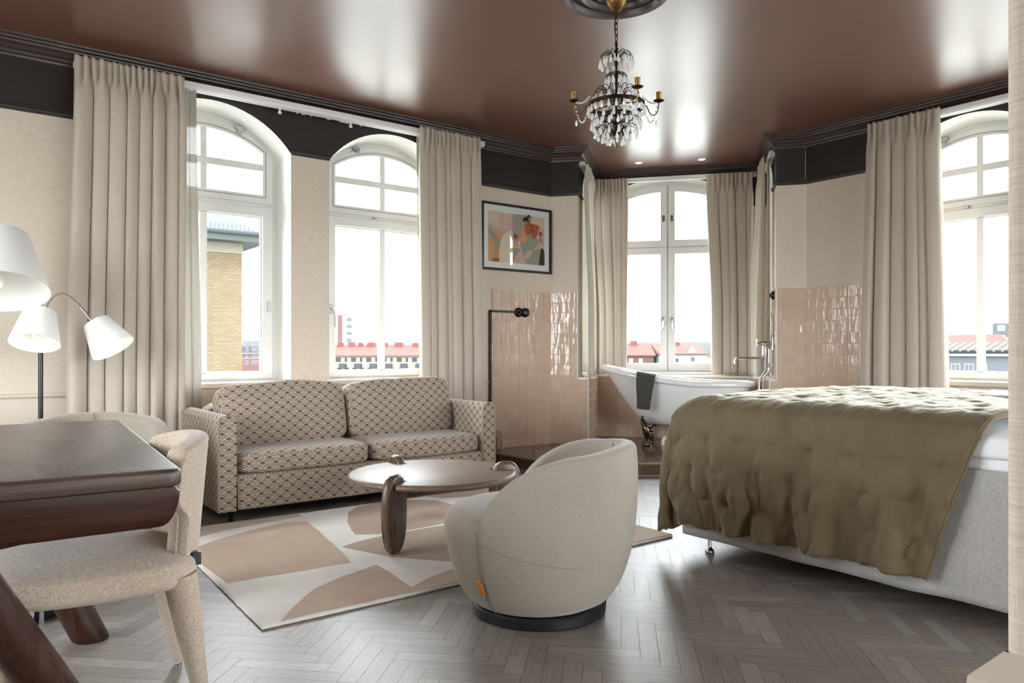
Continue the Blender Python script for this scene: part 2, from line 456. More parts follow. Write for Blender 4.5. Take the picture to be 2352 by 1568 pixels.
def portal(o, w, h, zc, d):
    l = bpy.data.lights.new('window_portal', 'AREA'); l.shape = 'RECTANGLE'; l.size = w; l.size_y = h
    l.cycles.is_portal = True
    ob = bpy.data.objects.new('window_portal', l); COL.objects.link(ob)
    mw = Matrix.Translation(o.location) @ Matrix.Rotation(o.rotation_euler.z, 4, 'Z') @ Matrix.Translation((0, d, zc)) @ Matrix.Rotation(-PI/2, 4, 'X')
    ob.matrix_world = mw

def window_root(n, loc, rz, label):
    o = bpy.data.objects.new('window_%d' % n, None); COL.objects.link(o); o.location = loc; o.rotation_euler.z = rz
    o.empty_display_size = .1; o['kind'] = 'structure'; o['label'] = label; o['category'] = 'window'; return o

def window_tall(n, loc, rz, label, handle='left', hw=0.60, z0=0.80, zs=2.595, za=2.90, dep=0.23, latch=True, sill=True):
    o = window_root(n, loc, rz, label)
    hf = hw-0.026
    bm = B(); shell(bm, arch(hw, z0, zs, za), arch(hf, z0, zs-0.03, za-0.035), 0, dep); obj('window_reveal', bm, 'plaster_white', o, angle=30)
    g = hf-0.124
    bm = B(); ring(bm, arch(hf+0.03, z0-0.03, zs-0.03, za-0.005), arch(hf-0.052, z0+0.03, zs-0.035, za-0.085), dep, dep+0.08)
    box(bm, -hf, hf, dep+0.004, dep+0.07, 2.185, 2.225)
    obj('window_frame', bm, 'white_paint', o, angle=30, bevel=0.003)
    # lower sash
    def rect(w, a, b): return [(-w, a), (w, a), (w, b), (-w, b)]
    bm = B(); ring(bm, rect(hf-0.045, z0+0.02, 2.188), rect(g, z0+0.068, 2.113), dep-0.018, dep+0.05)
    ring(bm, rect(g+0.002, z0+0.066, 2.115), rect(g-0.012, z0+0.08, 2.101), dep+0.012, dep+0.03)
    sash = obj('lower_sash', bm, 'white_paint', o, angle=30, bevel=0.004)
    bm = B(); box(bm, -0.026, 0.026, dep-0.004, dep+0.045, z0+0.07, 2.11); obj('mullion', bm, 'white_paint', sash, bevel=0.004)
    bm = B(); face(bm, rect(g+0.004, z0+0.066, 2.117), dep+0.02); obj('pane', bm, 'pane_glass', sash, smooth=False)
    # upper sash
    zi = zs+0.02
    bm = B(); ring(bm, arch(hf-0.045, 2.218, zs-0.03, za-0.075), arch(g, 2.286, zi, za-0.145), dep-0.018, dep+0.05)
    up = obj('upper_sash', bm, 'white_paint', o, angle=30, bevel=0.004)
    bm = B(); box(bm, -0.024, 0.024, dep-0.004, dep+0.045, 2.283, za-0.142); box(bm, -g, g, dep-0.002, dep+0.043, 2.478, 2.534); obj('glazing_bar', bm, 'white_paint', up, bevel=0.004)
    bm = B(); face(bm, arch(g+0.004, 2.28, zi, za-0.141), dep+0.02); obj('pane', bm, 'pane_glass', up, smooth=False)
    bm = B(); ring(bm, arch(g+0.026, 2.262, zi+0.01, za-0.119), arch(g+0.022, 2.266, zi+0.007, za-0.123), dep-0.0195, dep-0.017); obj('seal', bm, 'gasket', up)
    if latch:
        bm = B()
        sx = -1 if handle == 'left' else 1
        box(bm, sx*0.26-0.03, sx*0.26+0.03, dep-0.03, dep-0.012, za-0.125, za-0.098); box(bm, sx*0.26-0.012, sx*0.26+0.02, dep-0.04, dep-0.02, za-0.15, za-0.128)
        box(bm, -0.10, -0.075, dep-0.03, dep-0.012, 2.196, 2.212)
        obj('latch', bm, 'steel', o, bevel=0.002)
    hx = -(g+0.045) if handle == 'left' else (g+0.05)
    bm = B(); prism(bm, [(hx+0.016*math.cos(a), 1.395+(0.028 if math.sin(a) > 0 else -0.028)+0.016*math.sin(a)) for a in [2*PI*k/16 for k in range(16)]], 0, 0.012, mtx=Matrix.Translation((0, dep-0.018, 0)) @ Matrix.Rotation(PI/2, 4, 'X'))
    if handle == 'left':
        tube(bm, [(hx, dep-0.03, 1.40), (hx, dep-0.06, 1.40), (hx+0.012, dep-0.068, 1.37), (hx+0.02, dep-0.066, 1.30), (hx+0.022, dep-0.062, 1.24)], [0.008, 0.009, 0.010, 0.009, 0.007])
    obj('window_handle', bm, 'handle_grey', o)
    if sill:
        bm = B(); box(bm, -hw-0.05, hw+0.05, -0.05, dep+0.01, z0-0.035, z0+0.004); obj('window_sill', bm, 'beige_trim', o, bevel=0.008)
    portal(o, 2*hw, za-z0, (za+z0)/2, dep+0.12)
    return o

def window_bay(n, loc, rz, label, dep=0.10, hw=0.60, z0=0.80, zs=2.83, za=2.955):
    o = window_root(n, loc, rz, label); hf = hw-0.03
    bm = B(); shell(bm, arch(hw, z0, zs, za), arch(hf, z0, zs-0.02, za-0.03), 0, dep); obj('window_reveal', bm, 'plaster_white', o, angle=30)
    bm = B(); ring(bm, arch(hf+0.03, z0-0.03, zs-0.0, za-0.0), arch(hf-0.04, z0+0.02, zs-0.035, za-0.06), dep, dep+0.08)
    box(bm, -hf, hf, dep+0.006, dep+0.07, 2.185, 2.215); box(bm, -0.012, 0.012, dep+0.006, dep+0.07, z0, za-0.05)
    obj('window_frame', bm, 'white_paint', o, angle=30, bevel=0.003)
    h = za-0.06-(zs-0.035); w = hf-0.04; R = (w*w+h*h)/(2*h); cz = za-0.06-R
    top = lambda x: cz+math.sqrt(R*R-x*x)
    for sgn in (-1, 1):
        def poly(x0, x1, a, b=None, off=0.0, k=8):
            P = [(sgn*x0, a), (sgn*x1, a)]
            for i in range(k+1):
                x = x1+(x0-x1)*i/k; P.append((sgn*x, (top(x)-off) if b is None else b))
            return P
        for nm, a, b, ga, gb in (('lower_casement', z0+0.012, 2.197, 0.898, 2.121), ('upper_casement', 2.203, None, 2.279, None)):
            bm = B(); ring(bm, poly(0.006, hf-0.03, a, b), poly(0.080, 0.47, ga, gb, 0.075), dep-0.015, dep+0.05)
            s = obj(nm, bm, 'white_paint', o, bevel=0.006, angle=30)
            bm = B(); face(bm, poly(0.076, 0.474, ga-0.004, None if gb is None else gb+0.004, 0.071), dep+0.02); obj('pane', bm, 'pane_glass', s, smooth=False)
            bm = B()
            if b is not None:
                x = sgn*0.045
                prism(bm, [(x+0.012*math.cos(q), 1.385+0.03*math.sin(q)) for q in [2*PI*k/16 for k in range(16)]], 0, 0.012, mtx=Matrix.Translation((0, dep-0.014, 0)) @ Matrix.Rotation(PI/2, 4, 'X'))
                tube(bm, [(x, dep-0.03, 1.40), (x, dep-0.06, 1.395), (x+sgn*0.004, dep-0.065, 1.34), (x+sgn*0.006, dep-0.06, 1.27)], [0.008, 0.009, 0.010, 0.008])
                obj('window_handle', bm, 'chrome', s)
            else:
                prism(bm, [(sgn*0.045+0.014*math.cos(q), 2.52+(0.022 if math.sin(q) > 0 else -0.022)+0.014*math.sin(q)) for q in [2*PI*k/16 for k in range(16)]], 0, 0.012, mtx=Matrix.Translation((0, dep-0.014, 0)) @ Matrix.Rotation(PI/2, 4, 'X'))
                obj('latch', bm, 'steel', s)
    bm = B(); box(bm, -hw-0.04, hw+0.04, -0.04, dep+0.01, z0-0.03, z0+0.004); obj('window_sill', bm, 'white_paint', o, bevel=0.006)
    portal(o, 2*hw, za-z0, (za+z0)/2, dep+0.12)
    return o

def hole(c, hw=0.60, z0=0.80, zs=2.595, za=2.90): return [(c+a, b) for a, b in arch(hw, z0, zs, za)]
FILL_RIGHT = dict(hw=0.62, z0=0.45, zs=2.62, za=2.90)  # opening size of the unseen windows added far along the right wall
WX1, WX2, WY3, WY4 = 1.60, 3.12, 2.515, 0.99
wall('wall_left', (XL, YL), (A.x, YL), [hole(WX1-XL), hole(WX2-XL)], label='beige woven wallpaper wall with two arched windows and dark frieze')
wall('wall_right', (XR, Bp.y), (XR, YB), [hole(Bp.y-WY3), hole(Bp.y-WY4), hole(Bp.y+0.55), hole(Bp.y+2.02, **FILL_RIGHT), hole(Bp.y+3.40, **FILL_RIGHT)], label='beige wallpapered wall behind the bed with an arched window')  # the far openings hold unseen windows added for fill light
FILL_WEST = dict(hw=0.68, z0=0.40, zs=2.62, za=2.90)  # opening size of the west windows, added out of view as fill light
FILL_BACK = dict(hw=0.90, z0=0.22, zs=2.62, za=2.90)  # opening size of the windows added behind the camera to lift the room
wall('wall_west', (XL, YB), (XL, YL), [hole(y-YB, **FILL_WEST) for y in (2.55, 4.05)])
wall('wall_back', (XR, YB), (XL, YB), [hole(XR-x, **FILL_BACK) for x in (1.45, 3.45, 5.35)])
# corner cut: two piers beside the bathing niche, lintel-free opening up to the ceiling
wall('wall_pier_left', bw(0, 0), bw(S0, 0), label='narrow wallpapered pier left of the bathtub niche')
wall('wall_pier_right', bw(S1, 0), bw(AB, 0), label='narrow wallpapered pier right of the bathtub niche')
SW = dict(hw=0.27, z0=0.80, zs=2.62, za=2.90)
wall('wall_niche_left', bw(S0, 0), bw(S0, DB), [hole(0.60, **SW)]); wall('wall_niche_right', bw(S1, DB), bw(S1, 0), [hole(DB-0.60, **SW)])
SB = 1.115
wall('wall_niche_back', bw(S0, DB), bw(S1, DB), [hole(SB-S0, 0.60, 0.80, 2.83, 2.955)], label='niche wall with arched casement window behind the bathtub')
# end of the wall beside the camera
bm = B(); box(bm, 0.80, 0.95, -0.75, 0.283, 0, CZ); struct(obj('wall_passage', bm, 'wall', bevel=0.012), 'pale beige wallpapered wall end at the right edge of the photo', 'wall')
bm = B()
dado = [(0.0, 0.690), (0.010, 0.694), (0.019, 0.706), (0.024, 0.722), (0.023, 0.740), (0.0, 0.765)]
def profile_run(bm, path, prof, closed=False, mat=0):
    """sweep a (offset,z) profile along a horizontal polyline; offset goes to the LEFT of travel; mitred"""
    pts = [Vector((p[0], p[1], 0)) for p in path]; n = len(pts); rows = []
    for i, p in enumerate(pts):
        def nrm(a, b):
            d = (b-a).normalized(); return Vector((-d.y, d.x, 0))
        if i == 0: m = nrm(pts[0], pts[1])
        elif i == n-1: m = nrm(pts[-2], pts[-1])
        else:
            a, b = nrm(pts[i-1], p), nrm(p, pts[i+1]); m = (a+b); m = m/(1+a.dot(b))
        rows.append([bm.verts.new(p+m*o+Vector((0, 0, z))) for o, z in prof])
    k = len(prof)
    for a, b in zip(rows, rows[1:]):
        for j in range(k): bm.faces.new((a[j], a[(j+1) % k], b[(j+1) % k], b[j])).material_index = mat
    bm.faces.new(rows[0]); bm.faces.new(rows[-1][::-1])
profile_run(bm, [(0.95, 0.283), (0.80, 0.283), (0.80, -0.75)][::-1], dado)
struct(obj('trim_1', bm, 'beige_trim', angle=30), 'rounded pale dado rail on the wall end at the right edge', 'moulding')
# inner path around the room, travelling so that the room lies on the left: right wall -> niche -> left wall
path = [(XR, YB), (XR, Bp.y), bw(S1, 0)[:2], bw(S1, DB)[:2], bw(S0, DB)[:2], bw(S0, 0)[:2], A[:2], (XL, YL), (XL, YB)]
corn = [(0.0, 2.930), (0.010, 2.930), (0.014, 2.944), (0.028, 2.950), (0.034, 2.966), (0.046, 2.972), (0.062, 2.994), (0.082, 3.004), (0.086, 3.016), (0.104, 3.020), (0.108, 3.032), (0.124, 3.036), (0.126, CZ), (0.0, CZ)]
bm = B(); profile_run(bm, path, corn); struct(obj('trim_2', bm, 'brown_trim', angle=25), 'dark brown moulded cornice around the ceiling', 'cornice')
pic = [(0.0, 2.588), (0.010, 2.590), (0.018, 2.600), (0.020, 2.612), (0.012, 2.618), (0.010, 2.632), (0.0, 2.636)]
def run(name, pts, prof, mat, label, cat='moulding'):
    bm = B(); profile_run(bm, pts, prof); return struct(obj(name, bm, mat, angle=30), label, cat)
run('trim_3', [A[:2], (WX2+0.60, YL)], pic, 'dark_trim', 'dark picture rail above the framed picture')
run('trim_4', [(WX2-0.60, YL), (WX1+0.60, YL)], pic, 'dark_trim', 'dark picture rail on the wall strip between the two left windows')
run('trim_5', [(WX1-0.60, YL), (XL, YL)], pic, 'dark_trim', 'dark picture rail left of the left curtain')
run('trim_6', [(XR, WY3+0.60), (XR, Bp.y), bw(S1, 0)[:2], bw(S1, 0.28)[:2]], pic, 'dark_trim', 'dark picture rail right of the bathtub niche')
run('trim_7', [bw(S0, 0.28)[:2], bw(S0, 0)[:2], A[:2]], pic, 'dark_trim', 'dark picture rail on the pier left of the bathtub niche')
chair_rail = [(0.0, 0.735), (0.012, 0.738), (0.018, 0.748), (0.016, 0.760), (0.0, 0.768)]
run('trim_8', [(WX1-0.65, YL), (XL, YL)], chair_rail, 'beige_trim', 'slim beige dado rail behind the floor lamp')
run('trim_9', [(4.12, YL), (WX2+0.66, YL)], chair_rail, 'beige_trim', 'slim beige dado rail beside the tiles')
base = [(0.0, 0.0), (0.016, 0.0), (0.016, 0.12), (0.010, 0.14), (0.0, 0.145)]
run('baseboard_left', [(4.05, YL), (XL, YL)], base, 'beige_trim', 'beige baseboard under the two left windows', 'baseboard')
run('baseboard_right', [(XR, YB), (XR, 3.6)], base, 'beige_trim', 'beige baseboard behind the bed', 'baseboard')
run('baseboard_passage', [(0.80, -0.75), (0.80, 0.283), (0.95, 0.283)], base, 'white_paint', 'pale baseboard of the wall end', 'baseboard')

# ceiling and floor
outline = [(XL, YB), (XR, YB), (XR, Bp.y), bw(S1, 0)[:2], bw(S1, DB)[:2], bw(S0, DB)[:2], bw(S0, 0)[:2], A[:2], (XL, YL)]
bm = B(); prism(bm, outline, CZ, CZ+0.15); struct(obj('ceiling', bm, 'ceiling', smooth=False), 'glossy dark brown ceiling', 'ceiling')
bm = B(); prism(bm, outline, -0.12, -0.003); sub = bm
rl = bm.loops.layers.color.new('rnd'); uvl = bm.loops.layers.uv.verify()
w, n = 0.064, 5; ea = Vector((1, 1, 0)).normalized(); eb = Vector((-1, 1, 0)).normalized(); g = 0.0006
cen = Vector((2.4, 2.0, 0)); R = 92
def plank(x, y, lx, ly, horiz):
    c = cen+ea*((x+lx/2)*w)+eb*((y+ly/2)*w)
    if not (XL < c.x < XR and -1.2 < c.y < YL): return
    if (c.x-0.6)*-0.6057+(c.y)*0.7957 < -6: return
    p = [cen+ea*(x*w+g)+eb*(y*w+g), cen+ea*((x+lx)*w-g)+eb*(y*w+g), cen+ea*((x+lx)*w-g)+eb*((y+ly)*w-g), cen+ea*(x*w+g)+eb*((y+ly)*w-g)]
    f = bm.faces.new([bm.verts.new(q) for q in p]); f.material_index = 1
    col = (rnd.random(), rnd.random(), rnd.random(), 1)
    L = lx*w if horiz else ly*w
    uv = [(0, 0), (L, 0), (L, w), (0, w)] if horiz else [(0, 0), (0, w), (L, w), (L, 0)]
    for lp, q in zip(f.loops, uv): lp[rl] = col; lp[uvl].uv = q
for m in range(-12, 13):
    for k in range(-R, R):
        plank(k+2*n*m, k, n, 1, True); plank(k+2*n*m, k+1, 1, n, False)
me = bpy.data.meshes.new('floor'); bm.to_mesh(me); bm.free()
for mm in ('floor_gap', 'plank'): me.materials.append(M[mm])
fl = bpy.data.objects.new('floor', me); COL.objects.link(fl); struct(fl, 'grey oak herringbone parquet floor', 'floor')

# windows
window_tall(1, (WX1, YL, 0), 0, 'arched white window above the left half of the sofa', handle='right')
window_tall(2, (WX2, YL, 0), 0, 'arched white window above the right half of the sofa', handle='left')
window_tall(3, (XR, WY3, 0), -PI/2, 'arched white window behind the bed at the right edge', handle='left')
window_tall(4, (XR, WY4, 0), -PI/2, 'arched white window hidden by the wall end', handle='left')
window_tall(5, (XR, -0.55, 0), -PI/2, 'arched white window added unseen behind the wall end for fill light', handle='left')  # out of view, added to throw more light towards the bed
for i_, y_ in enumerate((2.55, 4.05)): window_tall(9+i_, (XL, y_, 0), PI/2, 'tall arched fill window added out of view left of the dining table', latch=False, **FILL_WEST)  # unseen, added to light the right wall from the west
for i_, x_ in enumerate((1.45, 3.45, 5.35)): window_tall(11+i_, (x_, YB, 0), PI, 'tall arched window added behind the camera to brighten the room', latch=False, **FILL_BACK)  # unseen, added as broad frontal fill for the whole room
for i_, y_ in enumerate((-2.02, -3.40)): window_tall(14+i_, (XR, y_, 0), -PI/2, 'tall arched window added unseen far along the right wall for light', latch=False, **FILL_RIGHT)  # unseen, added to brighten the dim corner by the picture
window_bay(6, bw(SB, DB), RZ, 'arched white casement window with two leaves behind the bathtub')
window_tall(7, bw(S0, 0.60), RZ+PI/2, 'narrow side window of the niche behind the left side curtain', latch=False, sill=False, dep=0.10, **SW)
window_tall(8, bw(S1, 0.60), RZ-PI/2, 'narrow side window of the niche behind the right side curtain', latch=False, sill=False, dep=0.10, **SW)

# ---------------------------------------------------------------- tiles
def tiles(name, p0, p1, nin, z0, z1, size, matt, grout, label, top=False, th=0.012, off=0):
    """tiled panel between ground points p0,p1 (or a horizontal polygon when top)"""
    bm = B(); cl = bm.loops.layers.color.new('rnd'); r = random.Random(len(name)+off)
    p0 = Vector((p0[0], p0[1], 0)); p1 = Vector((p1[0], p1[1], 0)); t = (p1-p0); L = t.length; t /= L; nin = Vector((nin[0], nin[1], 0))
    def P(u, z, d): return p0+t*u+Vector((0, 0, z))+nin*d
    a = [bm.verts.new(P(*q)) for q in ((0, z0, 0), (L, z0, 0), (L, z1, 0), (0, z1, 0), (0, z0, th*.7), (L, z0, th*.7), (L, z1, th*.7), (0, z1, th*.7))]
    for f in ((0, 1, 2, 3), (4, 5, 6, 7), (0, 1, 5, 4), (1, 2, 6, 5), (2, 3, 7, 6), (3, 0, 4, 7)): bm.faces.new([a[i] for i in f])
    gp, bv = 0.0016, 0.0022
    z = z1
    while z > z0+0.005:
        zl = max(z0, z-size); u = 0.0
        while u < L-0.004:
            ur = min(L, u+size); tx, tz = r.uniform(-.0013, .0013), r.uniform(-.0006, .0006); tl = [-tx-tz, tx-tz, tx+tz, -tx+tz]
            o = [(u+gp, zl+gp), (ur-gp, zl+gp), (ur-gp, z-gp), (u+gp, z-gp)]; i = [(u+gp+bv, zl+gp+bv), (ur-gp-bv, zl+gp+bv), (ur-gp-bv, z-gp-bv), (u+gp+bv, z-gp-bv)]
            vo = [bm.verts.new(P(x, y, th*.6)) for x, y in o]; vi = [bm.verts.new(P(x, y, th+d)) for (x, y), d in zip(i, tl)]
            col = (r.random(), r.random(), r.random(), 1)
            fs = [bm.faces.new(vi)]+[bm.faces.new((vo[k], vo[(k+1) % 4], vi[(k+1) % 4], vi[k])) for k in range(4)]
            for f in fs:
                f.material_index = 1
                for lp in f.loops: lp[cl] = col
            u = ur
        z = zl
    o = obj(name, bm, None, smooth=False, mats=[grout, matt]); struct(o, label, 'tiles'); return o
TS = 0.1035; PZ = 0.11
tiles('wall_tiles_left', (4.88, YL), (4.144, YL), (0, -1), PZ, 1.624, TS, 'pink_tile', 'grout', 'glossy pink square tiles under the framed picture')
iu, inn = (U.x, U.y), (-N.x, -N.y)
tiles('wall_tiles_pier_left', bw(0, 0), bw(S0, 0), inn, 0.755, 1.624, TS, 'pink_tile', 'grout', 'pink tiles on the pier left of the niche curtains')
tiles('wall_tiles_pier_left', bw(0, 0), bw(0.38, 0), inn, PZ, 0.755, TS, 'pink_tile', 'grout', 'low pink tiles left of the bathtub', off=3)
tiles('wall_tiles_pier_right', bw(AB, 0), bw(S1, 0), inn, 0.755, 1.624, TS, 'pink_tile', 'grout', 'pink tiles on the pier right of the bath tap')
tiles('wall_tiles_pier_right', bw(AB, 0), bw(2.093, 0), inn, PZ, 0.755, TS, 'pink_tile', 'grout', 'low pink tiles right of the bathtub', off=5)
tiles('wall_tiles_right', (XR, 3.90), (XR, 3.13), (-1, 0), PZ, 1.624, TS, 'pink_tile', 'grout', 'glossy pink square tiles beside the right curtain')
tiles('wall_tiles_niche_back', bw(0.38, 0.75), bw(2.093, 0.75), inn, PZ, 0.755, TS, 'pink_tile', 'grout', 'pink tiles on the low wall behind the bathtub')
tiles('wall_tiles_niche_left', bw(0.38, 0), bw(0.38, 0.75), (U.x, U.y), PZ, 0.755, TS, 'pink_tile', 'grout', 'pink tiles on the low side wall at the high end of the bathtub')
tiles('wall_tiles_niche_right', bw(2.093, 0.75), bw(2.093, 0), (-U.x, -U.y), PZ, 0.755, TS, 'pink_tile', 'grout', 'pink tiles on the low side wall at the tap end')
tiles('wall_tiles_niche_right', bw(S1, 0.30), bw(S1, 0), (-U.x, -U.y), 0.755, 1.624, TS, 'pink_tile', 'grout', 'bright pink tiles behind the bath tap', off=2)
bm = B()
for P_ in ([bw(0.38, 0.75), bw(2.093, 0.75), bw(2.093, DB), bw(0.38, DB)], [bw(S0, 0), bw(0.38, 0), bw(0.38, DB), bw(S0, DB)], [bw(2.093, 0), bw(S1, 0), bw(S1, DB), bw(2.093, DB)]):
    prism(bm, [(p.x, p.y) for p in P_], 0.755, 0.775)
struct(obj('trim_10', bm, 'marble', smooth=False, bevel=0.003), 'pale stone ledge around the niche behind the bathtub', 'ledge')
bm = B()
for s, d, z0, z1 in ((S0, -0.014, 0.755, 1.63), (S1, -0.014, 0.755, 1.63), (0.38, -0.014, PZ, 0.755), (2.093, -0.014, PZ, 0.755)):
    c = bw(s, d); tube(bm, [(c.x, c.y, z0), (c.x, c.y, z1)], 0.006, 6)
struct(obj('trim_11', bm, 'white_paint'), 'thin white corner strips of the tiled piers', 'strip')

# brown tiled platform
plat = [(4.05, 5.77), (4.05, 4.755), (4.68, 4.275), (5.55, 3.61), (6.40, 3.61), (6.40, 3.90)]+[tuple(bw(s, d)[:2]) for s, d in ((S1, 0), (S1, DB), (S0, DB), (S0, 0))]+[(4.88, 5.77)]
bm = B(); prism(bm, plat, 0.0, PZ-0.010)
cl = bm.loops.layers.color.new('rnd'); r = random.Random(5)
fd = (Vector((4.68, 4.275, 0))-Vector((4.05, 4.755, 0))).normalized(); nd = Vector((-fd.y, fd.x, 0)); O = Vector((4.05, 4.755, 0)); ts = 0.150
def inside(x, y):
    c = False; n_ = len(plat)
    for i in range(n_):
        (x0, y0), (x1, y1) = plat[i], plat[i-1]
        if (y0 > y) != (y1 > y) and x < (x1-x0)*(y-y0)/(y1-y0)+x0: c = not c
    return c
for i in range(-14, 24):
    for j in range(0, 24):
        wq = 0.0022
        q = [O+fd*(i*ts+wq)+nd*(j*ts+wq), O+fd*((i+1)*ts-wq)+nd*(j*ts+wq), O+fd*((i+1)*ts-wq)+nd*((j+1)*ts-wq), O+fd*(i*ts+wq)+nd*((j+1)*ts-wq)]
        ins = [inside(p.x, p.y) for p in q]
        if not any(ins): continue
        # clip against the platform outline by pulling outside corners to the centre line
        if not all(ins):
            cc = sum((p for p, k in zip(q, ins) if k), Vector())/sum(ins)
            def pull(p):
                a, b = cc, p
                for _ in range(14):
                    m_ = (a+b)/2
                    if inside(m_.x, m_.y): a = m_
                    else: b = m_
                return a
            q = [p if k else pull(p) for p, k in zip(q, ins)]
        f = bm.faces.new([bm.verts.new((p.x, p.y, PZ+r.uniform(-.0004, .0004))) for p in q]); f.material_index = 1
        col = (r.random(), r.random(), r.random(), 1)
        for lp in f.loops: lp[cl] = col
def riser(p, q, nin):
    p, q = Vector((p[0], p[1], 0)), Vector((q[0], q[1], 0)); t = (q-p); L = t.length; t /= L; nn = Vector((nin[0], nin[1], 0)).normalized(); u = 0
    while u < L-0.02:
        v = min(L, u+ts); col = (r.random(), r.random(), r.random(), 1)
        f = bm.faces.new([bm.verts.new(p+t*a+nn*0.008+Vector((0, 0, z))) for a, z in ((u+.002, .012), (v-.002, .012), (v-.002, PZ-.016), (u+.002, PZ-.016))]); f.material_index = 1
        for lp in f.loops: lp[cl] = col
        u = v
riser((4.05, 5.77), (4.05, 4.755), (-1, 0)); riser((4.05, 4.755), (5.55, 3.61), (-nd.x, -nd.y)); riser((5.55, 3.61), (6.40, 3.61), (0, -1))
for p, q in (((4.045, 5.77), (4.045, 4.75)), ((4.045, 4.75), (5.55, 3.603)), ((5.55, 3.603), (6.40, 3.603))):
    tube(bm, [(p[0], p[1], PZ-0.005), (q[0], q[1], PZ-0.005)], 0.008, 6)
    tube(bm, [(p[0], p[1], 0.005), (q[0], q[1], 0.005)], 0.006, 6)
struct(obj('floor_platform', bm, None, smooth=False, mats=['brown_grout', 'brown_tile']), 'low platform of glossy brown tiles under the bathtub', 'platform')

# ceiling rose
CH = Vector((2.987, 2.967, 0))
bm = B(); lathe(bm, [(0.0, CZ-0.012), (0.10, CZ-0.014), (0.115, CZ-0.030), (0.13, CZ-0.012), (0.165, CZ-0.010), (0.175, CZ-0.030), (0.195, CZ-0.034), (0.205, CZ-0.014), (0.25, CZ-0.012), (0.262, CZ-0.036), (0.290, CZ-0.040), (0.305, CZ-0.018), (0.312, CZ)], 56, Matrix.Translation(CH))
struct(obj('trim_12', bm, 'brown_trim', angle=30), 'round moulded ceiling rose above the chandelier', 'ceiling rose')
# ================================================================= SOFA
sofa = thing('sofa', 'two-seat sofa in cream and brown hexagon weave under the left windows', 'sofa', (2.342, 4.63, 0))
def rbox(bm, x0, x1, y0, y1, z0, z1, n=10, p=6.0, puff=0.0, amp=0.0, seed=0, nz=3.0, q=14):
    b2 = B(); pillow(b2, (x1-x0)/2, (y1-y0)/2, (z1-z0)/2, (0, q, 0), p, puff, seed, amp, nz)
    off = Vector(((x0+x1)/2, (y0+y1)/2, (z0+z1)/2)); mp = {}
    for v in b2.verts: mp[v] = bm.verts.new(v.co+off)
    for f in b2.faces: bm.faces.new([mp[v] for v in f.verts])
    b2.free()
def sweep_y(bm, prof, y0, y1):
    a = [bm.verts.new((x, y0, z)) for x, z in prof]; b = [bm.verts.new((x, y1, z)) for x, z in prof]; n = len(prof)
    bm.faces.new(a); bm.faces.new(b[::-1])
    for i in range(n): bm.faces.new((a[i], a[(i+1) % n], b[(i+1) % n], b[i]))
HW = 1.022; AW = 0.110
bm = B(); box(bm, -HW+AW, HW-AW, 0.012, 0.80, 0.072, 0.285); obj('seat_base', bm, 'sofa', sofa, bevel=0.012, uv=True)
for sg in (-1, 1):
    bm = B(); xo, xi = sg*HW, sg*(HW-AW)
    pr = [(xi, 0.072), (xo, 0.072), (xo, 0.625)]+[(sg*(HW-AW/2+AW/2*math.cos(t)), 0.612+0.042*math.sin(t)) for t in [PI*k/8 for k in range(1, 8)]]+[(xi, 0.61)]
    sweep_y(bm, pr, 0.0, 0.84)
    ar = obj('arm', bm, 'sofa', sofa, bevel=0.012, uv=True)
    bm = B(); tube(bm, [(x, -0.001, z) for x, z in pr], 0.0035, 6, closed=True); obj('arm_piping', bm, 'sofa', ar, uv=True)
bm = B(); rbox(bm, -HW+AW-0.01, HW-AW+0.01, 0.62, 0.85, 0.072, 0.70, p=9); obj('sofa_back', bm, 'sofa', sofa, uv=True)
for i, (x0, x1) in enumerate(((-HW+AW+0.004, -0.002), (0.002, HW-AW-0.004))):
    bm = B(); rbox(bm, x0, x1, -0.015, 0.64, 0.283, 0.425, p=7, puff=0.10, amp=0.004, seed=i+1, q=16)
    sc = obj('seat_cushion', bm, 'sofa', sofa, uv=True, sub=1)
def back_cushion(x0, x1, seed):
    bm = B(); W2 = (x1-x0)/2; H2 = 0.222; T = 0.105
    pillow(bm, W2, T, H2, (0, 20, 0), 6.5, 0, seed, 0.006, 5.0)
    boxuv(bm)
    for v in bm.verts:
        c = v.co; e = max(0, 1-(c.x/W2)**4)*max(0, 1-(c.z/H2)**2)
        c.y *= 1+0.25*e
        if c.z > 0:   # slack top edge that sags and creases
            c.z += 0.005*math.sin((c.x/W2+seed*0.3)*5.2)*(c.z/H2)**2 + 0.010*(c.z/H2)**3*(1 if c.x > 0 else -0.3)
            c.y += -0.012*noise.noise(Vector((c.x*6+seed*9, c.z*14, 0)))*(c.z/H2)
        c.z *= 1-0.04*abs(c.x/W2)**3
    m = Matrix.Translation(((x0+x1)/2, 0.50, 0.604)) @ Matrix.Rotation(math.radians(-11), 4, 'X')
    for v in bm.verts: v.co = m @ v.co
    o = obj('back_cushion', bm, 'sofa', sofa, sub=1)
    return o
back_cushion(-HW+AW+0.015, -0.004, 1); back_cushion(0.004, HW-AW-0.015, 2)
for x in (-HW+0.09, HW-0.09):
    for y in (0.06, 0.76):
        bm = B(); lathe(bm, [(0.012, 0.0), (0.014, 0.004), (0.024, 0.074), (0.0, 0.074)], 12, Matrix.Translation((x, y, 0))); obj('leg', bm, 'black_lacquer', sofa)
bm = B(); box(bm, -HW+0.03, HW-0.03, 0.05, 0.78, 0.060, 0.074); obj('underside', bm, 'black_felt', sofa)

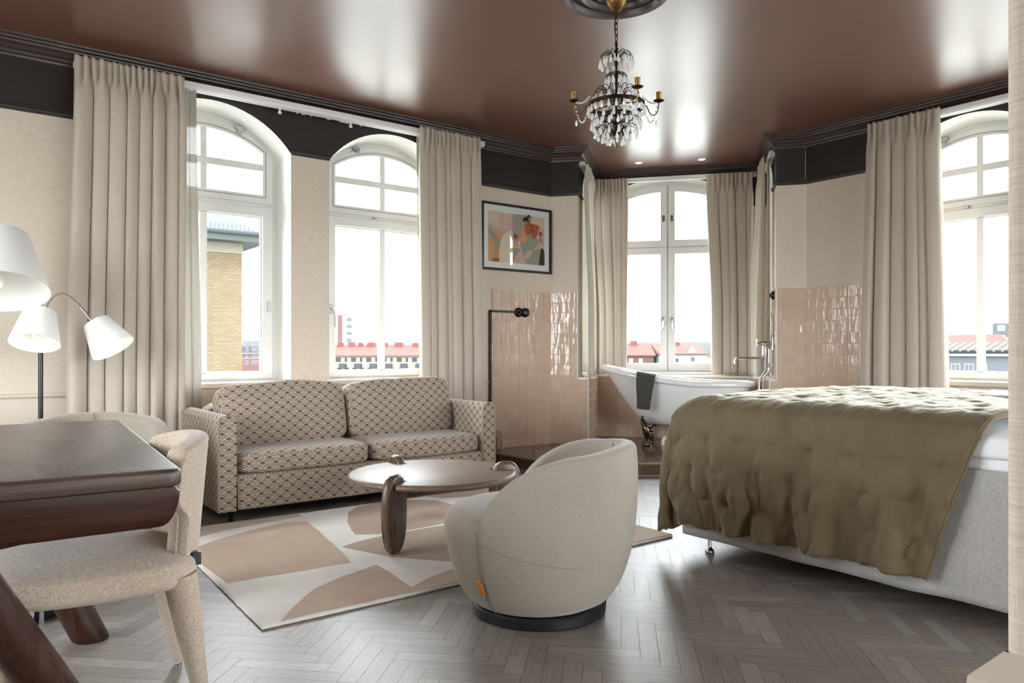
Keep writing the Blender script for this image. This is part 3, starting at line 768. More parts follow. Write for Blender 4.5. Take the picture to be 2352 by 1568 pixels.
# ================================================================= RUG
bm = B()
RX0, RX1, RY0, RY1 = 0.955, 3.265, 2.80, 4.60
per = []
def edge(p, q, k):
    for i in range(k):
        t = i/k; x = p[0]+(q[0]-p[0])*t; y = p[1]+(q[1]-p[1])*t; a = 0.004*noise.noise(Vector((x*45, y*45, 1))); per.append((x+a, y+a))
edge((RX0, RY0), (RX1, RY0), 150); edge((RX1, RY0), (RX1, RY1), 120); edge((RX1, RY1), (RX0+0.06, RY1), 150); edge((RX0+0.06, RY1), (RX0, RY0), 120)
rings = []
for dz, ins in ((0.001, 0.004), (0.006, 0.0), (0.012, 0.002), (0.0165, 0.009), (0.017, 0.03)):
    rr = []
    for x, y in per:
        c = Vector((2.11, 3.70)); d = (Vector((x, y))-c); d = Vector((max(-1, min(1, d.x/0.6)), max(-1, min(1, d.y/0.5))))
        rr.append(bm.verts.new((x-d.x*ins, y-d.y*ins, dz+(0.0015*noise.noise(Vector((x*60, y*60, dz*200))) if dz > 0.004 else 0))))
    rings.append(rr)
for a, b in zip(rings, rings[1:]):
    for i in range(len(a)): bm.faces.new((a[i], a[(i+1) % len(a)], b[(i+1) % len(a)], b[i]))
bm.faces.new(rings[-1]); bm.faces.new(rings[0][::-1])
def patch(pts, mat, z=0.0185):
    P = [Vector((x, y, 0)) for x, y in pts]
    t3 = tessellate_polygon([P]); vs = [bm.verts.new((p.x, p.y, z)) for p in P]; lo = [bm.verts.new((p.x, p.y, 0.010)) for p in P]
    for f in t3: bm.faces.new([vs[i] for i in f]).material_index = mat
    for i in range(len(P)): bm.faces.new((vs[i], vs[i-1], lo[i-1], lo[i])).material_index = mat
patch([(1.01, 3.405), (1.587, 3.378), (1.625, 3.55), (1.655, 3.72), (1.68, 3.88), (1.715, 4.08), (1.754, 4.342), (1.66, 4.37), (1.56, 4.37), (1.40, 4.32), (1.20, 4.22), (1.03, 4.10), (1.0, 3.8)], 1)
patch([(1.035, 2.809), (1.08, 2.87), (1.145, 2.948), (1.21, 3.02), (1.278, 3.09), (1.37, 3.145), (1.461, 3.19), (1.666, 3.262), (1.657, 3.10), (1.64, 2.97), (1.63, 2.86), (1.75, 2.93), (1.90, 2.98), (2.1, 3.0), (2.3, 2.96), (2.42, 2.88), (2.46, 2.807)], 1)
patch([(1.672, 3.67), (1.78, 3.715), (1.918, 3.745), (2.15, 3.76), (2.39, 3.76), (2.55, 3.60), (2.50, 3.3), (2.30, 3.12), (1.975, 3.10), (1.789, 3.339)], 2)
patch([(1.845, 3.87), (1.95, 3.80), (2.12, 3.785), (2.389, 3.80), (2.60, 3.95), (2.72, 4.2), (2.70, 4.42), (2.55, 4.55), (2.354, 4.585), (2.18, 4.54), (2.06, 4.42), (1.95, 4.2), (1.88, 4.0)], 2)
patch([(2.80, 2.806), (2.86, 2.95), (3.0, 3.08), (3.12, 3.15), (3.262, 3.19), (3.262, 2.806)], 3)
patch([(2.75, 3.4), (2.95, 3.35), (3.26, 3.5), (3.26, 4.1), (3.0, 4.2), (2.82, 3.9)], 1)
patch([(1.05, 4.30), (1.3, 4.42), (1.62, 4.47), (1.78, 4.50), (1.80, 4.59), (1.03, 4.59)], 3)
patch([(2.78, 4.45), (3.05, 4.35), (3.25, 4.4), (3.25, 4.59), (2.72, 4.59)], 2)
tag(obj('rug', bm, None, mats=['rug_cream', 'rug_tan', 'rug_rose', 'rug_sand'], angle=60), 'cream rug with tan petal shapes under the coffee table', 'rug')

# ================================================================= COFFEE TABLE
ct = thing('coffee_table', 'round walnut coffee table with three slab legs rising through its top', 'coffee table', (2.18, 3.59, 0.0195))
leg_ang = [math.radians(a) for a in (210.5, 334, 91)]
TR, TZ = 0.462, 0.356
bm = B(); out = []
for k in range(360):
    a = 2*PI*k/360; r_ = TR
    out.append(Vector((r_*math.cos(a), r_*math.sin(a))))
# notch each leg into the rim
def notch(pts):
    res = []
    for p in pts:
        hit = False
        for la in leg_ang:
            d = Vector((math.cos(la), math.sin(la))); t = Vector((-d.y, d.x)); u_, v_ = p.dot(d), p.dot(t)
            if u_ > 0 and abs(v_) < 0.030: hit = True
        if not hit: res.append(p)
        elif res is not None and (not res or not getattr(res, 'x', None)):
            res.append(None)
    # replace None runs with the slot corners
    o = []; n_ = len(res); i = 0
    start = next(i for i in range(n_) if res[i] is not None and res[i-1] is not None)
    res = res[start:]+res[:start]
    while i < n_:
        if res[i] is not None: o.append(res[i]); i += 1; continue
        j = i
        while j < n_ and res[j] is None: j += 1
        mid = o[-1]+res[j % n_]; la = min(leg_ang, key=lambda q: abs((math.atan2(mid.y, mid.x)-q+PI) % (2*PI)-PI))
        d = Vector((math.cos(la), math.sin(la))); t = Vector((-d.y, d.x))
        for s_ in (-1, 1): o.append(d*0.336+t*0.031*s_)
        i = j
    return o
rim = notch(out); layers = []
for ins, z in ((0.020, 0.0), (0.008, 0.004), (0.0, 0.014), (0.0, 0.024), (0.006, 0.033), (0.016, 0.037)):
    layers.append([bm.verts.new((p.x*(1-ins/p.length), p.y*(1-ins/p.length), TZ-0.037+z)) for p in rim])
for a, b in zip(layers, layers[1:]):
    for i in range(len(a)): bm.faces.new((a[i], a[(i+1) % len(a)], b[(i+1) % len(a)], b[i]))
for lay in (layers[0], layers[-1]):
    tr3 = tessellate_polygon([[v.co.copy() for v in lay]])
    for f in tr3: bm.faces.new([lay[i] for i in f])
obj('tabletop', bm, 'table_walnut', ct, angle=35)
for la in leg_ang:
    bm = B(); H2 = 0.402; W2 = 0.102
    def lf(u, v):
        a = 2*PI*u; ex = 2/2.6
        cx = math.copysign(abs(math.cos(a))**ex, math.cos(a)); cz = math.copysign(abs(math.sin(a))**0.80, math.sin(a))
        t_ = 2*v-1; e_ = max(0.0, (abs(t_)-0.15)/0.85); ins = 0.022*(1-math.sqrt(max(0.0, 1-e_*e_)))
        zz = cz*(H2/2-ins); wv = (W2-ins)*(1-0.10*(0.5-0.5*cz))
        return Vector((0.412+cx*wv, 0.0265*t_, H2/2+zz))
    g_ = [[bm.verts.new(lf(i/40, (0.0, 0.03, 0.09, 0.2, 0.5, 0.8, 0.91, 0.97, 1.0)[j])) for j in range(9)] for i in range(40)]
    for i in range(40):
        for j in range(8): bm.faces.new((g_[i][j], g_[(i+1) % 40][j], g_[(i+1) % 40][j+1], g_[i][j+1]))
    bm.faces.new([g_[i][0] for i in range(40)]); bm.faces.new([g_[i][8] for i in range(40)][::-1])
    bmesh.ops.rotate(bm, verts=bm.verts[:], cent=(0, 0, 0), matrix=Matrix.Rotation(la, 3, 'Z'))
    lg = obj('leg', bm, 'leg_walnut', ct, angle=50)
    bm = B(); box(bm, 0.300, 0.345, -0.022, 0.022, TZ-0.072, TZ-0.038, mtx=Matrix.Rotation(la, 4, 'Z')); obj('bracket', bm, 'black_plastic', lg, bevel=0.003)

# ================================================================= SWIVEL CHAIRS
def swivel_chair(loc, rz, label, group=None):
    """local -Y is the back? the back lies along +X at phi=0; chair faces local -X"""
    t = thing('swivel_armchair', label, 'armchair', loc, rz, group)
    pr = [(0.045, 0.262), (0.07, 0.290), (0.12, 0.324), (0.20, 0.356), (0.30, 0.378), (0.42, 0.389), (0.55, 0.390), (0.72, 0.384)]
    def R_(z):
        for (a, ra), (b, rb) in zip(pr, pr[1:]):
            if z <= b: k = max(0, (z-a)/(b-a)); return ra+(rb-ra)*k
        return pr[-1][1]
    def rim_(ph):
        d = abs(ph); c0 = math.radians(48); c1 = math.radians(117)
        if d <= c0: return 0.690-0.022*(d/c0)**2
        k = (d-c0)/(c1-c0); return 0.668-0.31*(1-math.sqrt(max(0, 1-k**2.0)))
    NU, NV = 61, 15; PM = math.radians(117)
    def fn(u, v):
        ph = (2*u-1)*PM; zt = rim_(ph); z = 0.045+(zt-0.045)*v
        r_ = R_(z)*(1-0.014*smooth(0.85, 1, v)); tilt = 0.012*max(0, math.cos(ph))*v
        return Vector(((r_+tilt)*math.cos(ph), r_*math.sin(ph), z))
    bm = B(); grid(bm, NU, NV, fn)
    sh = obj('backrest_shell', bm, 'swivel_fabric', t, solid=0.085, sub=2, soff=-1)
    # normals of an open sheet: point them away from the axis so the padding grows inwards
    me = sh.data; s0 = sum((p.normal.x*p.center.x+p.normal.y*p.center.y) for p in me.polygons)
    if s0 < 0: me.flip_normals()
    bm = B(); lathe(bm, [(0.0, 0.045), (0.250, 0.045), (0.268, 0.055), (0.290, 0.08), (0.318, 0.12), (0.348, 0.20), (0.370, 0.30), (0.376, 0.36), (0.368, 0.395), (0.342, 0.418), (0.28, 0.432), (0.15, 0.442), (0.0, 0.445)], 56)
    for v in bm.verts: v.co.x -= 0.012
    st = obj('seat', bm, 'swivel_fabric', t, sub=1)
    bm = B(); lathe(bm, [(0.0, 0.002), (0.266, 0.002), (0.272, 0.008), (0.274, 0.04), (0.268, 0.047), (0.0, 0.05)], 56); obj('swivel_base', bm, 'black_plastic', t)
    # seams
    bm = B()
    for sg in (-1, 1):
        bm = B(); pts = []
        for k in range(24):
            z = 0.05+0.33*k/23; r_ = R_(z)+0.0005; a = sg*math.radians(117.2); pts.append((r_*math.cos(a)*0.999, r_*math.sin(a)*0.999, z))
        tube(bm, pts, 0.0014, 5); obj('seam', bm, 'seam_thread', sh)
    bm = B(); pts = []
    for k in range(49):
        a = math.radians(-115+230*k/48); z = 0.235+0.10*(abs(a)/2.0)**2.2; r_ = R_(z)+0.0002; pts.append((r_*math.cos(a), r_*math.sin(a), z))
    tube(bm, pts, 0.0008, 5); obj('seam', bm, 'seam_thread', sh)
    bm = B(); pts = [((R_(rim_(0)*k/9.0+0.045*(1-k/9.0))-0.086)*1.0, 0.0, 0.44+0.24*k/9) for k in range(10)]
    tube(bm, pts, 0.0022, 5)
    obj('seam', bm, 'seam_thread', sh)
    a = math.radians(-118.8); r_ = 0.345
    bm = B()
    def tg(u, v):
        q = a+0.075*(u-0.5); z = 0.135+0.058*v; rr = R_(z)+0.006
        if v > 0.9 and u > 0.7: z -= 0.008
        return Vector((rr*math.cos(q), rr*math.sin(q), z))
    grid(bm, 6, 6, tg); tgo = obj('tag', bm, 'orange_leather', t, solid=0.003, soff=0); tgo['label'] = 'orange leather tag'
    return t
swivel_chair((1.938, 2.366, 0), math.radians(131-180), 'greige swivel armchair with orange tag seen from its side, beside the rug')
swivel_chair((0.66, 4.66, 0), math.radians(80), 'greige swivel armchair behind the dark dining table')

# ================================================================= DINING TABLE
dt = thing('dining_table', 'dark wooden dining table with thick rounded edge and slanted round legs', 'dining table', (0.485, 2.0, 0), math.radians(-4.5))
LX, LY, H = 1.00, 1.58, 0.752
def rr_poly(x0, x1, y0, y1, r, k=8):
    P = []
    for cx, cy, a0 in ((x1-r, y0+r, -90), (x1-r, y1-r, 0), (x0+r, y1-r, 90), (x0+r, y0+r, 180)):
        for i in range(k+1):
            a = math.radians(a0+90*i/k); P.append((cx+r*math.cos(a), cy+r*math.sin(a)))
    return P
bm = B(); P = rr_poly(-LX, 0.0, 0.0, LY, 0.035)
lay = []
def inset(P, d):
    cx, cy = -LX/2, LY/2
    return [(x+(-d if x > cx else d), y+(-d if y > cy else d)) for x, y in P]
for d, z in ((0.006, 0.0), (0.002, 0.002), (0.0, 0.008), (0.0, 0.034), (0.002, 0.039), (0.007, 0.043), (0.012, 0.044)):
    lay.append([bm.verts.new((x, y, H-0.044+z)) for x, y in inset(P, d)])
for a, b in zip(lay, lay[1:]):
    for i in range(len(a)): bm.faces.new((a[i], a[(i+1) % len(a)], b[(i+1) % len(a)], b[i]))
bm.faces.new(lay[0][::-1]); bm.faces.new(lay[-1])
obj('tabletop', bm, 'dining_top', dt, angle=40, mats=['dining_top'])
HB = 0.100
def beam(y0, y1):
    z1 = H-0.046; z0 = z1-HB; r = 0.085
    # side outline in (x,z): rounded ends, fillet into the slanted leg
    P = [(-0.02, z1)]
    P += [(-0.004-r*0.55*(1-math.cos(t)), z1-0.012-(z1-0.012-z0)*math.sin(t)) for t in [PI/2*k/8 for k in range(0, 9)]]
    P += [(-0.34, z0-0.004), (-0.40, z0-0.012), (-0.45, z0-0.035), (-0.475, z0-0.07)]
    P += [(-0.525, z0-0.07), (-0.55, z0-0.035), (-0.60, z0-0.012), (-0.66, z0-0.004)]
    P += [(-LX+0.004+r*0.55*(1-math.cos(t)), z1-0.012-(z1-0.012-z0)*math.sin(t)) for t in [PI/2*k/8 for k in range(8, -1, -1)]]
    P += [(-LX+0.02, z1)]
    bm = B(); mtx = Matrix.Translation((0, y1, 0)) @ Matrix.Rotation(PI/2, 4, 'X')
    pr = [(x, z) for x, z in P]; n_ = len(pr); rows = []
    for y, ins in ((y0, 0.016), (y0+0.006, 0.004), (y0+0.016, 0.0), (y1-0.016, 0.0), (y1-0.006, 0.004), (y1, 0.016)):
        row = []
        for i, (x, z) in enumerate(pr):
            a_, b_ = Vector(pr[i-1]), Vector(pr[(i+1) % n_]); tt = (b_-a_).normalized(); nn = Vector((-tt.y, tt.x))
            s_ = 1 if 0 < i < n_-1 else 0
            row.append(bm.verts.new((x-nn.x*-ins*s_*-1, y, z-nn.y*-ins*s_*-1)))
        rows.append(row)
    for a, b in zip(rows, rows[1:]):
        for i in range(n_): bm.faces.new((a[i], a[(i+1) % n_], b[(i+1) % n_], b[i]))
    for row in (rows[0], rows[-1]):
        for f in tessellate_polygon([[v.co.copy() for v in row]]): bm.faces.new([row[i] for i in f])
    return obj('apron_beam', bm, 'dark_mango', dt, angle=50)
beam(0.012, 0.125); beam(LY-0.42, LY-0.307)
def tleg(p, q, r):
    bm = B(); P0, P1 = Vector(p), Vector(q); d = (P1-P0).normalized()
    # flat foot on the floor: shear the end ring
    seg = 28; rings_ = []
    ax = Vector((0, 1, 0)); ay = d.cross(ax).normalized(); ax = ay.cross(d)
    for t, rr in ((0, 1.0), (0.5, 1.0), (0.9, 1.0), (0.985, 1.0), (1.0, 0.93)):
        c = P0.lerp(P1, t); row = []
        for k in range(seg):
            a = 2*PI*k/seg; v = c+(ax*math.cos(a)+ay*math.sin(a))*r*rr
            if t > 0.8: v = v-d*((v.z-c.z)/d.z)
            row.append(bm.verts.new(v))
        rings_.append(row)
    for a, b in zip(rings_, rings_[1:]):
        for k in range(seg): bm.faces.new((a[k], a[(k+1) % seg], b[(k+1) % seg], b[k]))
    bm.faces.new(rings_[0][::-1]); bm.faces.new(rings_[-1])
    return obj('leg', bm, 'mango_leg', dt, angle=50)
tleg((-0.50, 0.075, H-0.12), (-0.185, 0.255, 0.0), 0.056)
tleg((-0.42, LY-0.46, H-0.12), (-0.135, LY-0.495, 0.0), 0.056)
tleg((-0.60, 0.075, H-0.12), (-0.865, 0.255, 0.0), 0.056)
tleg((-0.60, LY-0.36, H-0.12), (-0.865, LY-0.495, 0.0), 0.056)

# ================================================================= DINING CHAIR (faces local -X)
dc = thing('dining_chair', 'beige woven dining chair with curved back pushed up to the dark table', 'chair', (0.355, 2.475, 0), math.radians(-4))
bm = B(); pillow(bm, 0.262, 0.262, 0.052, (0, 16, 0), 4.2)
for v in bm.verts:
    c = v.co; e = max(0, 1-(c.x/0.262)**2)*max(0, 1-(c.y/0.262)**2)
    if c.z > 0: c.z += 0.020*e
    c.z -= 0.012*(c.x/0.262) if c.x < 0 else 0
    c.y *= 1-0.06*(c.x/0.262)
    c.z += 0.418
obj('seat', bm, 'dining_fabric', dc, sub=1)
def back(u, v):
    lo, hi = math.radians(40), math.radians(51)
    k = smooth(0.44, 0.60, v); PHI = lo+(hi-lo)*k
    if v > 0.80: PHI *= 1-0.10*((v-0.80)/0.20)**2
    if v < 0.2: PHI *= 1-0.08*((0.2-v)/0.2)
    ph = (2*u-1)*PHI
    zt = 0.800-0.035*(abs(ph)/hi)**2; z = 0.40+(zt-0.40)*v
    a, b = 0.252+0.035*v, 0.262+0.012*v
    return Vector((a*math.cos(ph)*(1.0)+0.0, b*math.sin(ph), z))
bm = B(); grid(bm, 45, 19, back); bk = obj('backrest', bm, 'dining_fabric', dc, solid=0.062, sub=2, soff=-0.2)
me = bk.data; s0 = sum((p.normal.x*p.center.x+p.normal.y*p.center.y) for p in me.polygons)
if s0 < 0: me.flip_normals()
for sg in (0, 1):
    bm = B(); pts = [back(sg, v/24)*1.0 for v in range(3, 13)]
    tube(bm, [(p.x*0.97, p.y*1.0, p.z) for p in pts], 0.003, 5); obj('seam', bm, 'dining_fabric', bk)
bm = B(); box(bm, 0.236, 0.262, -0.170, -0.140, 0.425, 0.462); tg_ = obj('tag', bm, 'black_plastic', dc, bevel=0.003); tg_['label'] = 'small black tag'
for x0, y0, x1, y1 in ((0.200, -0.190, 0.262, -0.212), (0.200, 0.190, 0.262, 0.212), (-0.19, -0.195, -0.225, -0.215), (-0.19, 0.195, -0.225, 0.215)):
    bm = B(); pts = [(x0+(x1-x0)*t, y0+(y1-y0)*t, 0.40*(1-t)+0.010) for t in (0, .12, .3, .6, .9, 1)]
    tube(bm, pts, [0.046, 0.044, 0.040, 0.030, 0.021, 0.016], 18)
    lg = obj('leg', bm, 'dining_fabric', dc)
    bm = B(); lathe(bm, [(0.0, 0.0), (0.011, 0.0), (0.011, 0.012), (0.0, 0.012)], 12, Matrix.Translation((x1, y1, 0.0))); obj('glide', bm, 'steel', lg)

# ================================================================= BLACK BIN UNDER THE TABLE
bin_ = thing('waste_bin', 'tall black lacquered bin with chrome strips under the dining table', 'bin', (0.272, 3.526, 0))
bm = B(); lathe(bm, [(0.0, 0.004), (0.130, 0.004), (0.142, 0.012), (0.146, 0.03), (0.146, 0.50), (0.138, 0.51), (0.0, 0.51)], 40); obj('body', bm, 'black_lacquer', bin_)
for k in range(6):
    a = math.radians(-76+60*k); bm = B()
    for da in (-0.035, 0.0, 0.035):
        tube(bm, [(0.148*math.cos(a+da), 0.148*math.sin(a+da), z) for z in (0.0, 0.25, 0.505)], 0.0042, 6)
    obj('chrome_strip', bm, 'steel', bin_)

# ================================================================= FLOOR LAMP
fl_ = thing('floor_lamp', 'black floor lamp with three white linen shades behind the dining table', 'floor lamp', (0.48, 5.32, 0))
bm = B(); lathe(bm, [(0.0, 0.002), (0.14, 0.002), (0.145, 0.008), (0.14, 0.02), (0.02, 0.026), (0.0, 0.026)], 40); obj('base', bm, 'black_lacquer', fl_)
bm = B(); tube(bm, [(0, 0, 0.02), (0, 0, 1.20)], 0.0135, 14); obj('pole', bm, 'black_lacquer', fl_)
cR = Vector((0.7957, -0.6057, 0)); cF = Vector((0.6057, 0.7957, 0)); cU = Vector((0, 0, 1))
def cam_v(r, u, f): return cR*r+cU*u+cF*f
def shade(center, axis, rt, rb, h, armpts):
    """axis points from bottom opening to top"""
    ax = Vector(axis).normalized(); q = Vector((0, 0, 1)).rotation_difference(ax).to_matrix().to_4x4()
    bm = B(); tube(bm, armpts, 0.0062, 10); ar = obj('gooseneck_arm', bm, 'chrome', fl_)
    mt = Matrix.Translation(center) @ q
    bm = B(); lathe(bm, [(rb-0.002, -h/2), (rb, -h/2), (rt, h/2), (rt-0.004, h/2+0.001), (rt-0.004, h/2-0.001), (rb-0.003, -h/2)], 48, mt)
    for f in [f for f in bm.faces if len(f.verts) > 8]: bm.faces.remove(f)
    for k in range(48):
        pass
    sh = obj('lamp_shade', bm, 'shade_linen', fl_, angle=50)
    bm = B(); lathe(bm, [(0.012, h/2-0.002), (rt-0.003, h/2-0.004), (rt-0.003, h/2-0.001), (0.012, h/2+0.001)], 36, mt)
    obj('shade_top', bm, 'shade_linen', sh)
    bm = B(); lathe(bm, [(0.0, -h/2+0.03), (0.018, -h/2+0.035), (0.028, -h/2+0.06), (0.022, -h/2+0.09), (0.013, h/2-0.03), (0.013, h/2), (0.0, h/2)], 20, mt); obj('bulb', bm, 'bulb_glass', sh)
    bm = B(); tube(bm, [mt @ Vector((rb+0.001, 0, -h/2)), mt @ Vector((rt+0.001, 0, h/2))], 0.0012, 5); obj('shade_seam', bm, 'white_plastic', sh)
    l_ = bpy.data.lights.new('bulb_light', 'POINT'); l_.energy = 0.45; l_.color = (1, 0.95, 0.86); l_.shadow_soft_size = 0.03
    lo_ = bpy.data.objects.new('bulb_light', l_); COL.objects.link(lo_); lo_.parent = fl_; lo_.location = mt @ Vector((0, 0, -h/2+0.02))
    return mt
def L(px_r, z, f=0.0): return cR*px_r+Vector((0, 0, z))+cF*f
K = 4.53/1724.
def lp(px, py, f=0.0):
    """lamp-local point seen at photo pixel, f metres further away"""
    Z = 4.53+f; return cR*((px-1176)/1724*Z+1083/1724*4.53)+Vector((0, 0, 1.05+(803-py)/1724*Z))+cF*f
top = Vector((0, 0, 1.19))
# right small shade, tilted to the right
ax = cam_v(-0.56, 0.82, 0.04)
c3 = lp(240, 770); t3 = c3+ax.normalized()*0.095
shade(c3, ax, 0.076, 0.128, 0.19, bez(top, lp(112, 655), lp(150, 650), lp(206, 733))+[t3])
# lower left small shade, opening turned to the camera
ax = cam_v(-0.10, 0.90, 0.40)
c2 = lp(85, 752, -0.22)
t2 = c2+ax.normalized()*0.095
shade(c2, ax, 0.082, 0.130, 0.20, bez(top, top+Vector((0, 0, 0.10)), t2+ax.normalized()*0.16, t2))
# big upper shade
ax = cam_v(-0.20, 0.92, 0.34)
c1 = lp(-2, 606, -0.35)
t1 = c1+ax.normalized()*0.17
shade(c1, ax, 0.140, 0.248, 0.35, bez(top, top+Vector((0, 0, 0.30)), t1+ax.normalized()*0.22+cF*0.1, t1))

# ================================================================= BED
bed = thing('bed', 'large bed with grey linen valance at the right edge', 'bed', (3.10, 2.60, 0))
BWid, BL = 1.80, 2.10     # local: x to the window, y towards the head is negative
bm = B(); box(bm, 0.02, BWid-0.02, -BL, -0.02, 0.11, 0.58); obj('box_spring', bm, 'black_felt', bed)
def valance(u, v):
    per_ = [(-0.0, -BL), (0.0, 0.0), (BWid, 0.0), (BWid, -BL)]; Ls = [BL, BWid, BL]; s_ = u*sum(Ls)
    for (p, q), l in zip(zip(per_, per_[1:]), Ls):
        if s_ <= l+1e-6: break
        s_ -= l
    k = min(1, s_/l); x = p[0]+(q[0]-p[0])*k; y = p[1]+(q[1]-p[1])*k
    nx, ny = (q[1]-p[1])/l*-1, (q[0]-p[0])/l
    z = 0.600-(0.600-0.088)*v
    corner = min(s_, l-s_)
    amp = (v**1.4)*(0.017*noise.noise(Vector((x*2.6+3, y*2.6, 0.3+v*0.7)))+0.010*noise.noise(Vector((x*7, y*7, v*1.5))))*smooth(0, 0.12, corner)
    z += 0.008*v*noise.noise(Vector((x*3.1, y*3.1, 5)))
    return Vector((x+nx*amp, y+ny*amp, z))
bm = B(); grid(bm, 240, 22, valance); obj('valance', bm, 'valance_cloth', bed, solid=0.003, soff=0)
bm = B(); box(bm, -0.004, 0.0, -0.062, -0.030, 0.168, 0.215, mtx=Matrix.Rotation(math.radians(3), 4, 'Y')); vt = obj('care_label', bm, 'label_white', bed, smooth=False)
for x, y in ((0.065, -0.13), (BWid-0.07, -0.13), (0.065, -BL+0.1), (BWid-0.07, -BL+0.1)):
    bm = B(); lathe(bm, [(0.0, 0.0), (0.022, 0.0), (0.024, 0.006), (0.022, 0.016), (0.012, 0.026), (0.009, 0.034), (0.0085, 0.115), (0.0, 0.115)], 18, Matrix.Translation((x, y, 0))); obj('leg', bm, 'steel', bed)
bm = B(); rbox(bm, 0.015, BWid-0.015, -BL+0.01, -0.015, 0.575, 0.720, p=9, q=12); obj('mattress', bm, 'white_linen', bed, sub=1)
# duvet
bm = B(); pillow(bm, 0.905, 1.02, 0.062, (0, 38, 0), 5.5, 0.05, 4, 0.010, 3.2)
for v in bm.verts:
    v.co += Vector((4.0, 1.545, 0.715))
    if v.co.x < 3.4: v.co.z -= 0.03*(3.4-v.co.x)/0.3
    v.co.x -= 0.006*noise.noise(v.co*6)
tag(obj('duvet', bm, 'white_linen', sub=1), 'white duvet showing between the olive bedspread and the bed valance', 'duvet')
# bedspread
QX0, QX1, QY1, QTOP = 3.068, 4.91, 2.625, 0.795
DROPN, DROPF, HEAD = 0.585, 0.48, 1.335
def spread(u, v):
    Wt = QX1-QX0; s_ = -DROPN+u*(Wt+DROPN*2); tq = v*((QY1-HEAD)+DROPF)   # across, along
    a = -s_ if s_ < 0 else (s_-Wt if s_ > Wt else 0.0); sx = -1 if s_ < Wt/2 else 1
    b = max(0.0, tq-(QY1-HEAD))
    x = QX0+min(max(s_, 0), Wt); y = HEAD+min(tq, QY1-HEAD)
    hs = (-0.17-0.10*min(1, max(0, s_)/0.5)+0.30*a)*(1-smooth(0, QY1-HEAD, tq)); y += hs
    ex = min(max(s_, 0), Wt-max(s_, 0)) if 0 <= s_ <= Wt else 0.0; ey = max(0, (QY1-HEAD)-tq)
    rd = 0.13
    z = QTOP
    din = min(ex, ey) if b == 0 and a == 0 else 0.0
    dome = 0.03*math.sin(PI*min(1, max(0, s_/Wt)))*min(1, ey/0.5+0.3)
    rx = max(0, rd-ex) if a == 0 else rd; ry = max(0, rd-ey) if b == 0 else rd
    z += dome-0.045*(rx/rd)**2-0.045*(ry/rd)**2
    p4 = 7.0
    dr = (a**p4+b**p4)**(1/p4)
    th = math.atan2(b, a) if dr > 1e-9 else 0
    flare = 0.010+(0.05 if a >= b else 0.02)*dr+(0.030*math.sin(2*th)*smooth(0.0, 0.3, dr) if a > 0 and b > 0 else 0)
    if dr > 0:
        h = smooth(0, 0.10, dr)
        x += sx*math.cos(th)*flare*h*(1 if a > 0 else 0); y += math.sin(th)*flare*h*(1 if b > 0 else 0)
        z -= max(0.0, dr-0.0)*1.0
    # wrinkles and quilting
    q = Vector((x, y, z)); sA, sB = s_, tq
    sk = sB+0.25*a
    jit = 0.10*noise.noise(Vector((sA*5, sB*5, 4.4)))
    w1 = noise.noise(Vector((sk*7+jit*4, a*1.3+b*1.3, 3.1)))
    w2 = noise.noise(Vector((sk*19+2.5*noise.noise(Vector((sA*3.5, sB*3.5, 0))), a*5.0+b*5, 1.7)))
    w3 = noise.noise(Vector((sA*26, sB*26, 9.2)))
    dd = smooth(0.02, 0.50, a)
    rg = lambda f, o: max(0.0, 1-abs(noise.noise(Vector((sk*f+1.6*noise.noise(Vector((sA*5, sB*5, 2+o))), a*3.4+o, 7.7+o))))*3.2)**1.5
    ridge = rg(11, 0)-0.3+0.7*(rg(17, 3.3)-0.3)
    disp = dd*(0.095*w1+0.036*noise.noise(Vector((sk*13+jit*5, a*2.2+b*2.2, 8.8)))+0.004*w2+0.005*ridge)+0.002*w3*0.5
    gx, gy = 0.150, 0.165; row = math.floor(sA/gx+0.5); cx = row*gx; cy = (math.floor(sB/gy+(0.5 if row % 2 else 0)+0.5)-(0.5 if row % 2 else 0))*gy
    d2 = (sA-cx)**2+((sB-cy)*0.7)**2
    d1 = smooth(0.04, 0.34, a); disp += d1*(0.019*noise.noise(Vector(((sk+0.15*a)*15, a*4.0, 21.3)))+0.010*noise.noise(Vector(((sk-0.5*a)*24, a*8, 33.1)))+0.016*(0.35-abs(noise.noise(Vector((sk*8.5, a*3, 55.5)))))); disp = min(0.06, max(disp, -0.026)); cf = 1-0.9*smooth(0, 0.12, min(a, b)); disp *= cf
    tk = cf if a > 0 or b > 0 else 0.55
    tuft = -tk*(0.014*math.exp(-d2/0.00045)+0.006*math.exp(-d2/0.0022))
    topw = (1-dd)*(0.007*noise.noise(Vector((x*4, y*9, 0.5)))+0.008*noise.noise(Vector((x*8, y*16, 2.5)))+0.004*noise.noise(Vector((x*22, y*34, 4.5))))
    na = smooth(0.0, 0.16, a); nb_ = smooth(0.0, 0.16, b)
    if a > 0 or b > 0:
        k_ = max(na, nb_); ca, cb = (na, nb_*0.7); l_ = math.hypot(ca, cb)+1e-9
        q.x += sx*(disp+tuft)*ca/l_*k_; q.y += (disp*0.6+tuft)*cb/l_*k_; q.z += (topw+tuft)*(1-k_)
    else: q.z += topw+tuft
    # hem ripples
    q.z += dd*0.004*math.sin(sB*34+1.6*w1)*smooth(0.45, 0.58, a)
    return q
bm = B(); NUq, NVq = 300, 230; gq = grid(bm, NUq, NVq, spread)
hem = [gq[i][0].co.copy() for i in range(NUq)]+[gq[NUq-1][j].co.copy() for j in range(1, NVq)]+[gq[i][NVq-1].co.copy() for i in range(NUq-2, -1, -1)]+[gq[0][j].co.copy() for j in range(NVq-2, 0, -1)]
qs = obj('bedspread', bm, 'velvet', solid=0.014, soff=1); tag(qs, 'olive green quilted velvet bedspread draped over the bed', 'bedspread')
me = qs.data
